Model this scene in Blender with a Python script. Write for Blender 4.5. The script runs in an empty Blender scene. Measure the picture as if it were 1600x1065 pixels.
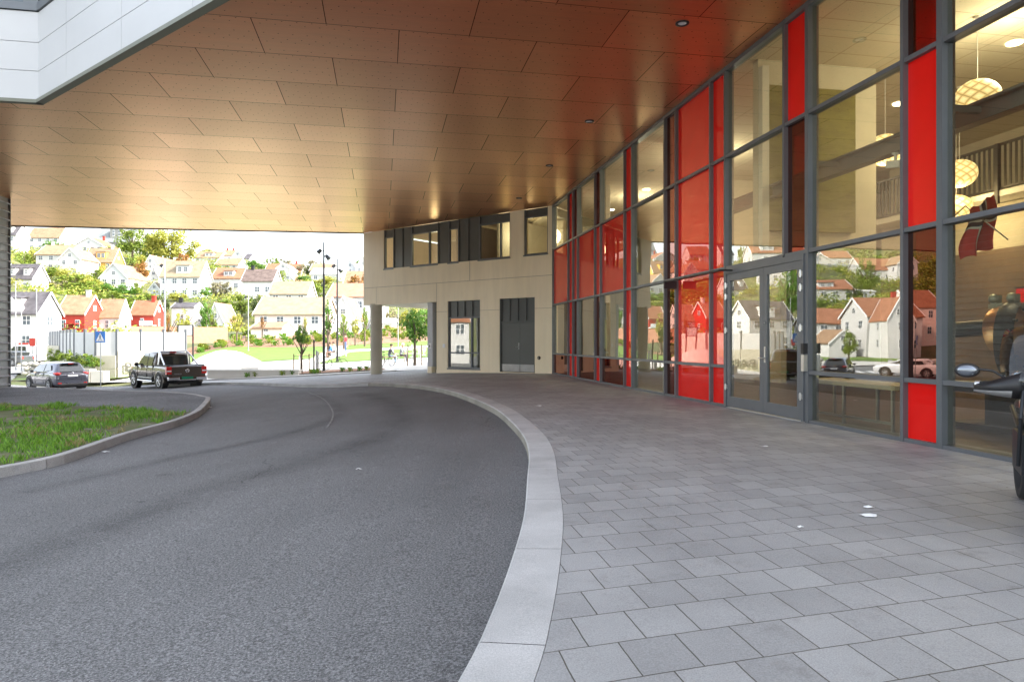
import bpy, math, random
from math import sin, cos, pi, radians, atan2, hypot, sqrt
from mathutils import Vector, Matrix, noise
random.seed(7)
C = bpy.context.scene.collection
S = bpy.context.scene
# ---------------------------------------------------------------- camera
EYE = 1.3; F = 1067.0; HY = 532.0
cam = bpy.data.cameras.new('camera'); camo = bpy.data.objects.new('camera', cam); C.objects.link(camo)
camo.location = (0, 0, EYE); camo.rotation_euler = (radians(90), 0, 0)
cam.sensor_width = 36; cam.lens = 36*F/1600; cam.clip_start = .05; cam.clip_end = 3000
S.camera = camo
# ---------------------------------------------------------------- sky, sun, exposure
SUN_AZ = radians(98); SUN_EL = radians(37)
w = bpy.data.worlds.new('World'); S.world = w; w.use_nodes = True
nt = w.node_tree; bg = nt.nodes['Background']
sky = nt.nodes.new('ShaderNodeTexSky'); sky.sky_type = 'NISHITA'; sky.sun_disc = False
sky.sun_elevation = SUN_EL; sky.sun_rotation = SUN_AZ; sky.air_density = 1.0; sky.dust_density = 2.5; sky.ozone_density = 1.0
hs = nt.nodes.new('ShaderNodeHueSaturation'); hs.inputs['Saturation'].default_value = .42; nt.links.new(sky.outputs[0], hs.inputs['Color'])
nt.links.new(hs.outputs[0], bg.inputs[0]); bg.inputs[1].default_value = .15
sun = bpy.data.lights.new('sun', 'SUN'); sun.energy = 2.0; sun.angle = radians(.5); sun.color = (1, .94, .85)
suno = bpy.data.objects.new('sun', sun); C.objects.link(suno)
sd = Vector((sin(SUN_AZ)*cos(SUN_EL), cos(SUN_AZ)*cos(SUN_EL), sin(SUN_EL)))
suno.rotation_euler = sd.to_track_quat('Z', 'Y').to_euler(); suno.location = (60, -30, 60)
S.view_settings.view_transform = 'Standard'; S.view_settings.look = 'None'
S.view_settings.exposure = 2.4; S.view_settings.gamma = 1
S.cycles.max_bounces = 10; S.cycles.diffuse_bounces = 4; S.cycles.glossy_bounces = 4
S.cycles.transparent_max_bounces = 24; S.cycles.use_denoising = True; S.cycles.sample_clamp_indirect = 8
# ---------------------------------------------------------------- frames of reference
TH = atan2(202, 1067); cT, sT = cos(TH), sin(TH)      # the glass front runs TH left of the view axis
PLA = 6.68                                            # its distance from the camera
ZC = 6.69                                             # soffit height
def gz(x, y):
    q = -x-.4
    v = .053*(q if q > 3 else (0 if q < -3 else (q+3)**2/12))
    return -min(v, 1.5)
def loc_ray(px):                                      # pixel column -> direction in the building frame (a across, b along)
    k = (px-800)/F
    return (k*cT+sT, -k*sT+cT)
def fac_b(px, dep=0):                                 # pixel column -> b where it meets the plane a = PLA+dep
    a, b = loc_ray(px); s = (PLA+dep)/a
    return b*s
def fac_s(px, dep=0): return (PLA+dep)/loc_ray(px)[0]
def pz(py, s): return EYE+(HY-py)/F*s
def at(px, py, Y): return Vector(((px-800)/F*Y, Y, pz(py, Y)))
def gp(px, py, off=0, fz=None):                       # pixel on the near ground
    fz = fz or gz
    Y = 10
    for _ in range(60):
        x = (px-800)/F*Y; Y = .5*Y+.5*(EYE-(fz(x, Y)+off))*F/max(py-HY, 1)
    return Vector(((px-800)/F*Y, Y, 0))
def vat(px, py, Sd):                                  # point seen mirrored in the glass front
    k = (px-800)/F
    v = Vector((2*PLA*cT, 2*PLA*sT)); fw = Vector((-sin(2*TH), cos(2*TH))); rt = Vector((-cos(2*TH), -sin(2*TH)))
    p = v+Sd*(fw+k*rt)
    return Vector((p.x, p.y, pz(py, Sd)))
# ---------------------------------------------------------------- mesh helpers
class MB:
    def __init__(s): s.v = []; s.f = []; s.m = []; s.sm = []
    def add(s, vs, fs, m=0, sm=False):
        o = len(s.v); s.v += [tuple(v) for v in vs]
        for f in fs: s.f.append([i+o for i in f]); s.m.append(m); s.sm.append(sm)
    def box(s, x0, x1, y0, y1, z0, z1, m=0, M=None):
        if x0 > x1: x0, x1 = x1, x0
        if y0 > y1: y0, y1 = y1, y0
        vs = [Vector((x, y, z)) for z in (z0, z1) for y in (y0, y1) for x in (x0, x1)]
        if M is not None: vs = [M @ v for v in vs]
        s.add(vs, [(0,2,3,1),(4,5,7,6),(0,1,5,4),(2,6,7,3),(0,4,6,2),(1,3,7,5)], m)
    def prism(s, poly, z0, z1, m=0, M=None):
        n = len(poly)
        ar = sum(poly[i][0]*poly[(i+1)%n][1]-poly[(i+1)%n][0]*poly[i][1] for i in range(n))
        if ar < 0: poly = poly[::-1]
        vs = [Vector((p[0], p[1], z)) for z in (z0, z1) for p in poly]
        if M is not None: vs = [M @ v for v in vs]
        s.add(vs, [tuple(range(n))[::-1], tuple(range(n, 2*n))]+[(i, (i+1)%n, n+(i+1)%n, n+i) for i in range(n)], m)
    def tube(s, p, q, r, n=8, r2=None, m=0, sm=True):
        p, q = Vector(p), Vector(q); d = (q-p)
        if d.length < 1e-6: return
        z = d.normalized(); x = z.orthogonal().normalized(); y = z.cross(x); r2 = r if r2 is None else r2
        vs = [p+(x*cos(2*pi*i/n)+y*sin(2*pi*i/n))*r for i in range(n)]+[q+(x*cos(2*pi*i/n)+y*sin(2*pi*i/n))*r2 for i in range(n)]
        s.add(vs, [(i, (i+1)%n, n+(i+1)%n, n+i) for i in range(n)], m, sm)
        s.add(vs[:n], [tuple(range(n))[::-1]], m); s.add(vs[n:], [tuple(range(n))], m)
    def path(s, pts, r, n=6, m=0):
        for i in range(len(pts)-1): s.tube(pts[i], pts[i+1], r, n, m=m)
    def lathe(s, prof, n=16, M=None, m=0, sm=True):   # prof: (r, h) about local z
        vs = []
        for r, h in prof:
            for i in range(n): vs.append(Vector((r*cos(2*pi*i/n), r*sin(2*pi*i/n), h)))
        if M is not None: vs = [M @ v for v in vs]
        fs = []
        for k in range(len(prof)-1):
            for i in range(n): fs.append((k*n+i, k*n+(i+1)%n, (k+1)*n+(i+1)%n, (k+1)*n+i))
        s.add(vs, fs, m, sm)
    def ball(s, c, rx, ry=None, rz=None, n=12, k=7, m=0, M=None):
        ry = ry or rx; rz = rz or rx
        prof = [(sin(pi*i/k), -cos(pi*i/k)) for i in range(k+1)]
        prof[0] = (.001, -1); prof[-1] = (.001, 1)
        MM = Matrix.Translation(c) @ Matrix.Diagonal((rx, ry, rz, 1))
        if M is not None: MM = M @ MM
        s.lathe(prof, n, MM, m)
    def build(s, name, mats, parent=None, loc=None, kind=None, recalc=False):
        me = bpy.data.meshes.new(name); me.from_pydata(s.v, [], s.f)
        if not isinstance(mats, (list, tuple)): mats = [mats]
        for m in mats: me.materials.append(m)
        me.polygons.foreach_set('material_index', s.m); me.polygons.foreach_set('use_smooth', s.sm)
        me.update()
        o = bpy.data.objects.new(name, me); C.objects.link(o)
        if parent: o.parent = parent
        if loc is not None: o.location = loc
        if kind: o['kind'] = kind
        return o
def tag(o, label, cat, group=None, kind=None):
    o['label'] = label; o['category'] = cat
    if group: o['group'] = group
    if kind: o['kind'] = kind
    return o
def empty(name, loc, rz, label, cat, group=None):
    o = bpy.data.objects.new(name, None); C.objects.link(o); o.location = loc; o.rotation_euler = (0, 0, rz)
    o.empty_display_size = .2
    return tag(o, label, cat, group)
def copy_tree(o, parent=None):
    c = o.copy(); C.objects.link(c); c.parent = parent
    for ch in list(o.children): copy_tree(ch, c)
    return c
def text_obj(body, size, mat, parent, loc, rot, name='lettering', ext=.004, align='CENTER', font_scale=1):
    cu = bpy.data.curves.new(name, 'FONT'); cu.body = body; cu.size = size; cu.extrude = ext; cu.align_x = align
    o = bpy.data.objects.new(name, cu); C.objects.link(o); dg = bpy.context.evaluated_depsgraph_get()
    me = bpy.data.meshes.new_from_object(o.evaluated_get(dg)); bpy.data.objects.remove(o)
    me.materials.clear(); me.materials.append(mat)
    t = bpy.data.objects.new(name, me); C.objects.link(t); t.parent = parent; t.location = loc; t.rotation_euler = rot
    return t
# ---------------------------------------------------------------- materials
def nodes(name):
    m = bpy.data.materials.new(name); m.use_nodes = True; n = m.node_tree
    return m, n, n.nodes['Principled BSDF']
def coords(n, kind='Object'):
    t = n.nodes.new('ShaderNodeTexCoord'); return t.outputs[kind]
def nz(n, vec, scale, detail=4, rough=.55, stretch=None):
    if stretch:
        mp = n.nodes.new('ShaderNodeMapping'); mp.inputs['Scale'].default_value = stretch
        n.links.new(vec, mp.inputs[0]); vec = mp.outputs[0]
    t = n.nodes.new('ShaderNodeTexNoise'); t.inputs['Scale'].default_value = scale
    t.inputs['Detail'].default_value = detail; t.inputs['Roughness'].default_value = rough
    n.links.new(vec, t.inputs['Vector']); return t.outputs['Fac']
def ramp(n, fac, stops):
    r = n.nodes.new('ShaderNodeValToRGB'); e = r.color_ramp.elements
    while len(e) < len(stops): e.new(.5)
    for q, (p, c) in zip(e, stops): q.position = p; q.color = (*c, 1) if len(c) == 3 else c
    n.links.new(fac, r.inputs[0]); return r.outputs[0]
def mixc(n, a, b, fac, mode='MIX'):
    m = n.nodes.new('ShaderNodeMix'); m.data_type = 'RGBA'; m.blend_type = mode
    for s, v in ((6, a), (7, b), (0, fac)):
        if isinstance(v, bpy.types.NodeSocket): n.links.new(v, m.inputs[s])
        elif s == 0: m.inputs[0].default_value = v
        else: m.inputs[s].default_value = (*v, 1)
    return m.outputs[2]
def math1(n, op, a, b=None, c=None):
    m = n.nodes.new('ShaderNodeMath'); m.operation = op
    for i, v in enumerate((a, b, c)):
        if v is None: continue
        if isinstance(v, bpy.types.NodeSocket): n.links.new(v, m.inputs[i])
        else: m.inputs[i].default_value = v
    return m.outputs[0]
def bump(n, b, h, strength, dist=.01):
    q = n.nodes.new('ShaderNodeBump'); q.inputs['Strength'].default_value = strength; q.inputs['Distance'].default_value = dist
    n.links.new(h, q.inputs['Height']); n.links.new(q.outputs[0], b.inputs['Normal']); return q
def plain(name, col, rough=.6, metal=0, var=.12, scale=3, bmp=0, coat=0, emit=None):
    m, n, b = nodes(name); c = coords(n)
    f = nz(n, c, scale, 5)
    lo = tuple(max(0, v*(1-var)) for v in col); hi = tuple(min(1, v*(1+var)) for v in col)
    n.links.new(ramp(n, f, [(.3, lo), (.7, hi)]), b.inputs['Base Color'])
    b.inputs['Roughness'].default_value = rough; b.inputs['Metallic'].default_value = metal
    if coat: b.inputs['Coat Weight'].default_value = coat; b.inputs['Coat Roughness'].default_value = .05
    if bmp: bump(n, b, nz(n, c, scale*12, 3), bmp)
    if emit: b.inputs['Emission Color'].default_value = (*emit[:3], 1); b.inputs['Emission Strength'].default_value = emit[3]
    return m
M = {}
M['grey_metal'] = plain('grey powder coat', (.13, .14, .15), .4, .3, .06)
M['dark_metal'] = plain('dark metal', (.03, .032, .035), .4, .5)
M['steel'] = plain('brushed steel', (.55, .55, .54), .3, 1)
M['galv'] = plain('galvanised steel', (.35, .36, .37), .45, .8)
M['white'] = plain('white painted board', (.78, .78, .77), .6, 0, .04)
M['fascia'] = plain('white facade panel', (.46, .465, .47), .45, 0, .03, .7)
M['black'] = plain('black plastic', (.015, .015, .016), .45)
M['rubber'] = plain('tyre rubber', (.02, .02, .02), .85)
M['chrome'] = plain('chrome', (.7, .7, .72), .12, 1, .03)
M['dgrey_panel'] = plain('grey metal cladding', (.10, .105, .10), .42, .35, .1, 1.2)
M['red_lamp'] = plain('red lamp lens', (.55, .02, .015), .2, 0, .1, coat=.6)
M['lamp_glass'] = plain('clear lamp lens', (.7, .72, .75), .1)
M['trunk'] = plain('bark', (.12, .09, .065), .9, 0, .35, 8, .4)
M['stake'] = plain('timber stake', (.32, .22, .13), .8, 0, .2)
M['soil'] = plain('bark mulch', (.27, .15, .09), .95, 0, .35, 2.5, .3)
M['int_wall'] = plain('cream plaster', (.60, .55, .43), .8, 0, .05)
M['int_white'] = plain('pale trim', (.75, .72, .64), .7, 0, .04)
M['int_floor'] = plain('brown floor', (.10, .065, .045), .4, 0, .2)
M['int_wood'] = plain('brown timber boards', (.17, .115, .075), .6, 0, .2, 2)
M['beige'] = plain('beige laminate', (.6, .5, .33), .5, 0, .05)
M['felt'] = None
# soffit: long laminate panels in the frame of the building, screws, streaks
m, n, b = nodes('wood laminate soffit'); c = coords(n)
mp = n.nodes.new('ShaderNodeMapping'); n.links.new(c, mp.inputs[0]); mp.inputs['Location'].default_value = (.95+1.22, 1.37-12.93+1.37*9, 0)
br = n.nodes.new('ShaderNodeTexBrick'); n.links.new(mp.outputs[0], br.inputs['Vector'])
br.inputs['Scale'].default_value = 1; br.inputs['Brick Width'].default_value = 2.45; br.inputs['Row Height'].default_value = 1.42
br.inputs['Mortar Size'].default_value = .0065; br.inputs['Mortar Smooth'].default_value = 0; br.offset = .5
br.inputs['Color1'].default_value = (.0, .0, .0, 1); br.inputs['Color2'].default_value = (1, 1, 1, 1); br.inputs['Mortar'].default_value = (0, 0, 0, 1)
st = nz(n, c, 1, 6, .65, (.6, 9, 1)); st2 = nz(n, c, 1, 4, .6, (2.2, 70, 1))
col = ramp(n, st, [(.25, (.40, .058, .015)), (.5, (.54, .09, .026)), (.8, (.62, .13, .042))])
col = mixc(n, col, ramp(n, st2, [(.35, (.20, .03, .01)), (.65, (.52, .12, .04))]), .35)
col = mixc(n, col, ramp(n, br.outputs['Color'], [(0, (.75, .75, .75)), (1, (1.15, 1.12, 1.1))]), 1, 'MULTIPLY')
sx = n.nodes.new('ShaderNodeSeparateXYZ'); n.links.new(mp.outputs[0], sx.inputs[0])
def dotgrid(px_, py_, offx, offy, r):
    fx = math1(n, 'SUBTRACT', math1(n, 'FRACT', math1(n, 'DIVIDE', math1(n, 'ADD', sx.outputs[0], offx), px_)), .5)
    fy = math1(n, 'SUBTRACT', math1(n, 'FRACT', math1(n, 'DIVIDE', math1(n, 'ADD', sx.outputs[1], offy), py_)), .5)
    fx = math1(n, 'MULTIPLY', fx, px_); fy = math1(n, 'MULTIPLY', fy, py_)
    d = math1(n, 'SQRT', math1(n, 'ADD', math1(n, 'MULTIPLY', fx, fx), math1(n, 'MULTIPLY', fy, fy)))
    return math1(n, 'LESS_THAN', d, r)
dots = math1(n, 'MAXIMUM', dotgrid(.245, .355, 0, 0, .011), dotgrid(.245, .71, .12, .31, .012))
col = mixc(n, col, (.02, .012, .01), math1(n, 'MULTIPLY', dots, .85))
col = mixc(n, col, (.01, .006, .005), br.outputs['Fac'])
n.links.new(col, b.inputs['Base Color']); b.inputs['Roughness'].default_value = .3
n.links.new(ramp(n, nz(n, c, .9, 3), [(.3, (.24,)*3), (.7, (.34,)*3)]), b.inputs['Roughness'])
b.inputs['Specular IOR Level'].default_value = .8; b.inputs['IOR'].default_value = 1.6
b.inputs['Specular Tint'].default_value = (1, .80, .58, 1)
spl = math1(n, 'MULTIPLY', math1(n, 'SUBTRACT', 1, math1(n, 'MAXIMUM', math1(n, 'MULTIPLY', dots, .8), br.outputs['Fac'])), .85)
n.links.new(spl, b.inputs['Specular IOR Level'])
gl = n.nodes.new('ShaderNodeBsdfGlossy'); gl.inputs['Color'].default_value = (1, .74, .50, 1); gl.inputs['Roughness'].default_value = .32
df = n.nodes.new('ShaderNodeBsdfDiffuse'); n.links.new(col, df.inputs['Color'])
ge = n.nodes.new('ShaderNodeNewGeometry'); dt = n.nodes.new('ShaderNodeVectorMath'); dt.operation = 'DOT_PRODUCT'
n.links.new(ge.outputs['Normal'], dt.inputs[0]); n.links.new(ge.outputs['Incoming'], dt.inputs[1])
sc_ = math1(n, 'POWER', math1(n, 'SUBTRACT', 1, math1(n, 'ABSOLUTE', dt.outputs['Value'])), 2.4)
fr_ = math1(n, 'MULTIPLY', math1(n, 'MINIMUM', math1(n, 'MULTIPLY_ADD', sc_, 1.65, .005), .82), math1(n, 'SUBTRACT', 1, math1(n, 'MAXIMUM', math1(n, 'MULTIPLY', dots, .8), br.outputs['Fac'])))
pv = ramp(n, br.outputs['Color'], [(0, (.86,)*3), (1, (1,)*3)]); fr_ = math1(n, 'MULTIPLY', fr_, pv)
mx = n.nodes.new('ShaderNodeMixShader'); n.links.new(fr_, mx.inputs[0]); n.links.new(df.outputs[0], mx.inputs[1]); n.links.new(gl.outputs[0], mx.inputs[2]); n.links.new(mx.outputs[0], n.nodes['Material Output'].inputs[0])
M['soffit'] = m
# cream wall panels
m, n, b = nodes('cream concrete panel'); c = coords(n)
col = ramp(n, nz(n, c, .6, 6), [(.3, (.80, .69, .48)), (.7, (.86, .75, .54))])
col = mixc(n, col, ramp(n, nz(n, c, 1, 5, .6, (3, 3, .35)), [(.35, (.85,)*3), (.6, (1,)*3)]), .5, 'MULTIPLY')
n.links.new(col, b.inputs['Base Color']); b.inputs['Roughness'].default_value = .55; bump(n, b, nz(n, c, 60, 2), .1)
M['cream'] = m
m, n, b = nodes('green felt wall'); c = coords(n)
col = ramp(n, nz(n, c, 1, 6, .6, (3, 3, 7)), [(.3, (.12, .11, .02)), (.7, (.24, .22, .05))])
n.links.new(col, b.inputs['Base Color']); b.inputs['Roughness'].default_value = .95
wv = nz(n, c, 1, 5, .6, (.8, .8, 6)); bump(n, b, wv, .8, .05)
M['felt'] = m
m, n, b = nodes('ceiling tile'); c = coords(n)
br = n.nodes.new('ShaderNodeTexBrick'); n.links.new(c, br.inputs['Vector']); br.offset = 0
br.inputs['Scale'].default_value = 1; br.inputs['Brick Width'].default_value = 1.2; br.inputs['Row Height'].default_value = .6
br.inputs['Mortar Size'].default_value = .008; br.inputs['Color1'].default_value = (.62, .56, .43, 1); br.inputs['Color2'].default_value = (.58, .52, .4, 1)
br.inputs['Mortar'].default_value = (.25, .2, .13, 1); n.links.new(br.outputs[0], b.inputs['Base Color']); b.inputs['Roughness'].default_value = .9
M['tile'] = m
# glass
def glass(name, tint, gl=(1, 1, 1), ior=2.1, back=None, add=.05):
    m = bpy.data.materials.new(name); m.use_nodes = True; n = m.node_tree; n.nodes.remove(n.nodes['Principled BSDF'])
    out = n.nodes['Material Output']; c = coords(n)
    bp = n.nodes.new('ShaderNodeBump'); bp.inputs['Strength'].default_value = .05; bp.inputs['Distance'].default_value = .05
    n.links.new(nz(n, c, .55, 1), bp.inputs['Height'])
    g = n.nodes.new('ShaderNodeBsdfGlossy'); g.inputs['Roughness'].default_value = 0.0; g.inputs['Color'].default_value = (*gl, 1)
    n.links.new(bp.outputs[0], g.inputs['Normal'])
    if back is None:
        t = n.nodes.new('ShaderNodeBsdfTransparent'); t.inputs['Color'].default_value = (*tint, 1)
    else:
        t = n.nodes.new('ShaderNodeBsdfDiffuse'); col = ramp(n, nz(n, c, 2, 3), [(.3, tuple(v*.93 for v in back)), (.7, back)])
        n.links.new(col, t.inputs['Color'])
    ge = n.nodes.new('ShaderNodeNewGeometry'); dt = n.nodes.new('ShaderNodeVectorMath'); dt.operation = 'DOT_PRODUCT'
    n.links.new(ge.outputs['Normal'], dt.inputs[0]); n.links.new(ge.outputs['Incoming'], dt.inputs[1])
    sc_ = math1(n, 'POWER', math1(n, 'SUBTRACT', 1, math1(n, 'ABSOLUTE', dt.outputs['Value'])), 4.0)   # Schlick's curve
    f = math1(n, 'MULTIPLY', math1(n, 'ADD', math1(n, 'MULTIPLY', sc_, 1-ior), ior), math1(n, 'SUBTRACT', 1, ge.outputs['Backfacing']))
    mx = n.nodes.new('ShaderNodeMixShader'); n.links.new(f, mx.inputs[0]); n.links.new(t.outputs[0], mx.inputs[1]); n.links.new(g.outputs[0], mx.inputs[2])
    n.links.new(mx.outputs[0], out.inputs[0]); return m
M['glass'] = glass('clear facade glass', (.88, .90, .82), (.98, .98, .93), .24)
M['redglass'] = glass('red enamelled glass', None, (1, .6, .5), .07, (.78, .010, .008))
M['redtrans'] = glass('red translucent glass', None, (1, .62, .52), .13, (.80, .03, .022))
M['dkred'] = glass('dark red see-through glass', (.34, .02, .015), (1, .55, .45), .13)
M['plainglass'] = glass('plain glass', (.75, .78, .78), (1, 1, 1), .06)
m, n, b = nodes('dark window pane'); b.inputs['Base Color'].default_value = (.10, .12, .14, 1); b.inputs['Roughness'].default_value = .08; M['pane'] = m
m, n, b = nodes('car window glass'); b.inputs['Base Color'].default_value = (.03, .035, .035, 1); b.inputs['Roughness'].default_value = .03; b.inputs['Specular IOR Level'].default_value = .9; M['carglass'] = m
# asphalt
def asphalt(name, lo, hi, vs=95, ns=72):
    m, n, b = nodes(name); c = coords(n)
    big = nz(n, c, .35, 5); fine = nz(n, c, ns, 3, .75)
    vo = n.nodes.new('ShaderNodeTexVoronoi'); vo.inputs['Scale'].default_value = vs; n.links.new(c, vo.inputs['Vector'])
    col = ramp(n, big, [(.3, lo), (.7, hi)])
    col = mixc(n, col, ramp(n, fine, [(.36, (.25,)*3), (.5, (.95,)*3), (.62, (2.0,)*3)]), .85, 'MULTIPLY')
    sp = math1(n, 'LESS_THAN', vo.outputs['Distance'], .24)
    col = mixc(n, col, ramp(n, vo.outputs['Color'], [(.2, (.04,)*3), (.55, (.2,)*3), (.9, (.5, .49, .47))]), math1(n, 'MULTIPLY', sp, .9))
    rot = nz(n, c, 1, 4, .6, (.5, .12, 1))
    col = mixc(n, col, ramp(n, rot, [(.35, (.86,)*3), (.6, (1.06,)*3)]), 1, 'MULTIPLY')
    v2 = n.nodes.new('ShaderNodeTexVoronoi'); v2.feature = 'DISTANCE_TO_EDGE'; v2.inputs['Scale'].default_value = .22
    wv = n.nodes.new('ShaderNodeTexNoise'); wv.inputs['Scale'].default_value = 1.7; wv.inputs['Detail'].default_value = 6; n.links.new(c, wv.inputs['Vector'])
    vm = n.nodes.new('ShaderNodeVectorMath'); vm.operation = 'MULTIPLY_ADD'; vm.inputs[1].default_value = (.7,)*3; n.links.new(wv.outputs['Color'], vm.inputs[0]); n.links.new(c, vm.inputs[2]); n.links.new(vm.outputs[0], v2.inputs['Vector'])
    crk = math1(n, 'MULTIPLY', math1(n, 'LESS_THAN', v2.outputs['Distance'], .0016), math1(n, 'GREATER_THAN', nz(n, c, .30, 2), .52))
    col = mixc(n, col, (.035, .035, .035), math1(n, 'MULTIPLY', crk, .75))
    col = mixc(n, col, ramp(n, nz(n, c, 1.9, 5, .7), [(.62, (1,)*3), (.72, (.72,)*3)]), 1, 'MULTIPLY')
    n.links.new(col, b.inputs['Base Color']); b.inputs['Roughness'].default_value = .78; bump(n, b, fine, .55, .01); return m
M['asphalt'] = asphalt('asphalt', (.118, .119, .120), (.158, .159, .160))
M['gravel'] = asphalt('grey gravel', (.10, .105, .115), (.20, .205, .215), 34, 30)
# pavers
m, n, b = nodes('concrete pavers'); c = coords(n)
r_ = Vector((.965, .262)); j_ = Vector((-.165, .986)); det = r_.x*j_.y-r_.y*j_.x
sx = n.nodes.new('ShaderNodeSeparateXYZ'); n.links.new(c, sx.inputs[0])
u = math1(n, 'ADD', math1(n, 'MULTIPLY', sx.outputs[0], j_.y/det), math1(n, 'MULTIPLY', sx.outputs[1], -j_.x/det))
v = math1(n, 'ADD', math1(n, 'MULTIPLY', sx.outputs[0], -r_.y/det), math1(n, 'MULTIPLY', sx.outputs[1], r_.x/det))
cx = n.nodes.new('ShaderNodeCombineXYZ'); n.links.new(u, cx.inputs[0]); n.links.new(v, cx.inputs[1])
wob = n.nodes.new('ShaderNodeTexNoise'); wob.inputs['Scale'].default_value = 7; n.links.new(cx.outputs[0], wob.inputs['Vector'])
vm = n.nodes.new('ShaderNodeVectorMath'); vm.operation = 'MULTIPLY_ADD'; vm.inputs[1].default_value = (.008,)*3
n.links.new(wob.outputs['Color'], vm.inputs[0]); n.links.new(cx.outputs[0], vm.inputs[2])
br = n.nodes.new('ShaderNodeTexBrick'); n.links.new(vm.outputs[0], br.inputs['Vector']); br.offset = .5
br.inputs['Scale'].default_value = 1; br.inputs['Brick Width'].default_value = .275; br.inputs['Row Height'].default_value = .31
br.inputs['Mortar Size'].default_value = .0035; br.inputs['Mortar Smooth'].default_value = .2
br.inputs['Color1'].default_value = (.30, .30, .295, 1); br.inputs['Color2'].default_value = (.37, .37, .362, 1); br.inputs['Mortar'].default_value = (.09, .085, .07, 1)
col = mixc(n, br.outputs['Color'], ramp(n, nz(n, c, 140, 3, .7), [(.35, (.72,)*3), (.65, (1.25,)*3)]), .7, 'MULTIPLY')
col = mixc(n, col, ramp(n, nz(n, c, .7, 6, .6), [(.35, (.78,)*3), (.6, (1.05,)*3)]), .8, 'MULTIPLY')
col = mixc(n, col, ramp(n, nz(n, c, 2.3, 7, .72), [(.56, (1,)*3), (.68, (.80, .79, .77))]), 1, 'MULTIPLY')
vo = n.nodes.new('ShaderNodeTexVoronoi'); vo.inputs['Scale'].default_value = 2.6; n.links.new(c, vo.inputs['Vector'])
col = mixc(n, col, (.05, .048, .045), math1(n, 'MULTIPLY', math1(n, 'LESS_THAN', vo.outputs['Distance'], .025), .9))
n.links.new(col, b.inputs['Base Color']); b.inputs['Roughness'].default_value = .62
hh = math1(n, 'SUBTRACT', math1(n, 'MULTIPLY', nz(n, c, 140, 2), .15), br.outputs['Fac']); bump(n, b, hh, .5, .006)
M['pavers'] = m
def granite(name, lo, hi, bs=.5):
    m, n, b = nodes(name); c = coords(n)
    col = ramp(n, nz(n, c, 160, 3, .7), [(.32, lo), (.68, hi)])
    col = mixc(n, col, ramp(n, nz(n, c, 1.6, 5), [(.3, (.78,)*3), (.65, (1.08,)*3)]), 1, 'MULTIPLY')
    n.links.new(col, b.inputs['Base Color']); b.inputs['Roughness'].default_value = .75; bump(n, b, nz(n, c, 28, 5, .7), bs, .02); return m
M['kerb'] = granite('grey granite', (.36, .36, .35), (.58, .57, .55), .15)
M['kerb2'] = granite('rough split granite', (.24, .24, .24), (.55, .55, .54), 1.0)
M['face'] = granite('weathered kerb face', (.20, .19, .16), (.42, .39, .33), .9)
M['rock'] = granite('fieldstone', (.25, .24, .21), (.5, .47, .42), 1)
M['concrete'] = plain('pale concrete', (.55, .53, .49), .85, 0, .1, .6, .1)
M['concrete2'] = plain('grey green concrete', (.48, .45, .36), .85, 0, .12, .8, .1)
M['whitewall'] = plain('white render', (.56, .56, .55), .7, 0, .03)
def green(name, lo, hi, scale=.6, rough=.85):
    m, n, b = nodes(name); c = coords(n)
    col = ramp(n, nz(n, c, scale, 6, .65), [(.3, lo), (.7, hi)])
    n.links.new(col, b.inputs['Base Color']); b.inputs['Roughness'].default_value = rough; return m
M['lawn'] = green('lawn', (.10, .18, .02), (.15, .24, .03), .9)
M['hill'] = green('hillside scrub', (.06, .09, .02), (.15, .14, .06), .35)
def leaf(name, lo, hi):
    m, n, b = nodes(name); oi = n.nodes.new('ShaderNodeNewGeometry')
    col = ramp(n, oi.outputs['Random Per Island'], [(0, lo), (1, hi)])
    n.links.new(col, b.inputs['Base Color']); b.inputs['Roughness'].default_value = .6
    tr = n.nodes.new('ShaderNodeBsdfTranslucent'); n.links.new(col, tr.inputs[0])
    mx = n.nodes.new('ShaderNodeMixShader'); mx.inputs[0].default_value = .3
    n.links.new(b.outputs[0], mx.inputs[1]); n.links.new(tr.outputs[0], mx.inputs[2]); n.links.new(mx.outputs[0], n.nodes['Material Output'].inputs[0]); return m
LEAF = {'green': leaf('fresh green leaves', (.09, .15, .014), (.25, .32, .035)),
        'yellow': leaf('yellow green leaves', (.22, .23, .03), (.42, .42, .07)),
        'dark': leaf('dark green leaves', (.03, .06, .012), (.11, .15, .03)),
        'orange': leaf('rusty orange leaves', (.18, .07, .01), (.33, .17, .03)),
        'pale': leaf('pale blossom and twigs', (.16, .15, .07), (.36, .33, .2)),
        'bright': leaf('bright green maple leaves', (.05, .14, .008), (.14, .28, .03))}
GRASS = leaf('grass blades', (.06, .17, .008), (.22, .42, .035)); GRASSD = leaf('dry grass blades', (.2, .17, .06), (.4, .33, .15))
def roofmat(name, lo, hi, line=.55, sc=3.2):
    m, n, b = nodes(name); c = coords(n)
    wv = n.nodes.new('ShaderNodeTexWave'); wv.inputs['Scale'].default_value = sc/ (2*pi)*6; wv.bands_direction = 'X'; n.links.new(c, wv.inputs['Vector'])
    col = ramp(n, nz(n, c, 1.2, 5), [(.3, lo), (.7, hi)])
    col = mixc(n, col, ramp(n, wv.outputs['Fac'], [(0, (line,)*3), (.5, (1,)*3)]), 1, 'MULTIPLY')
    n.links.new(col, b.inputs['Base Color']); b.inputs['Roughness'].default_value = .75; return m
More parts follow.
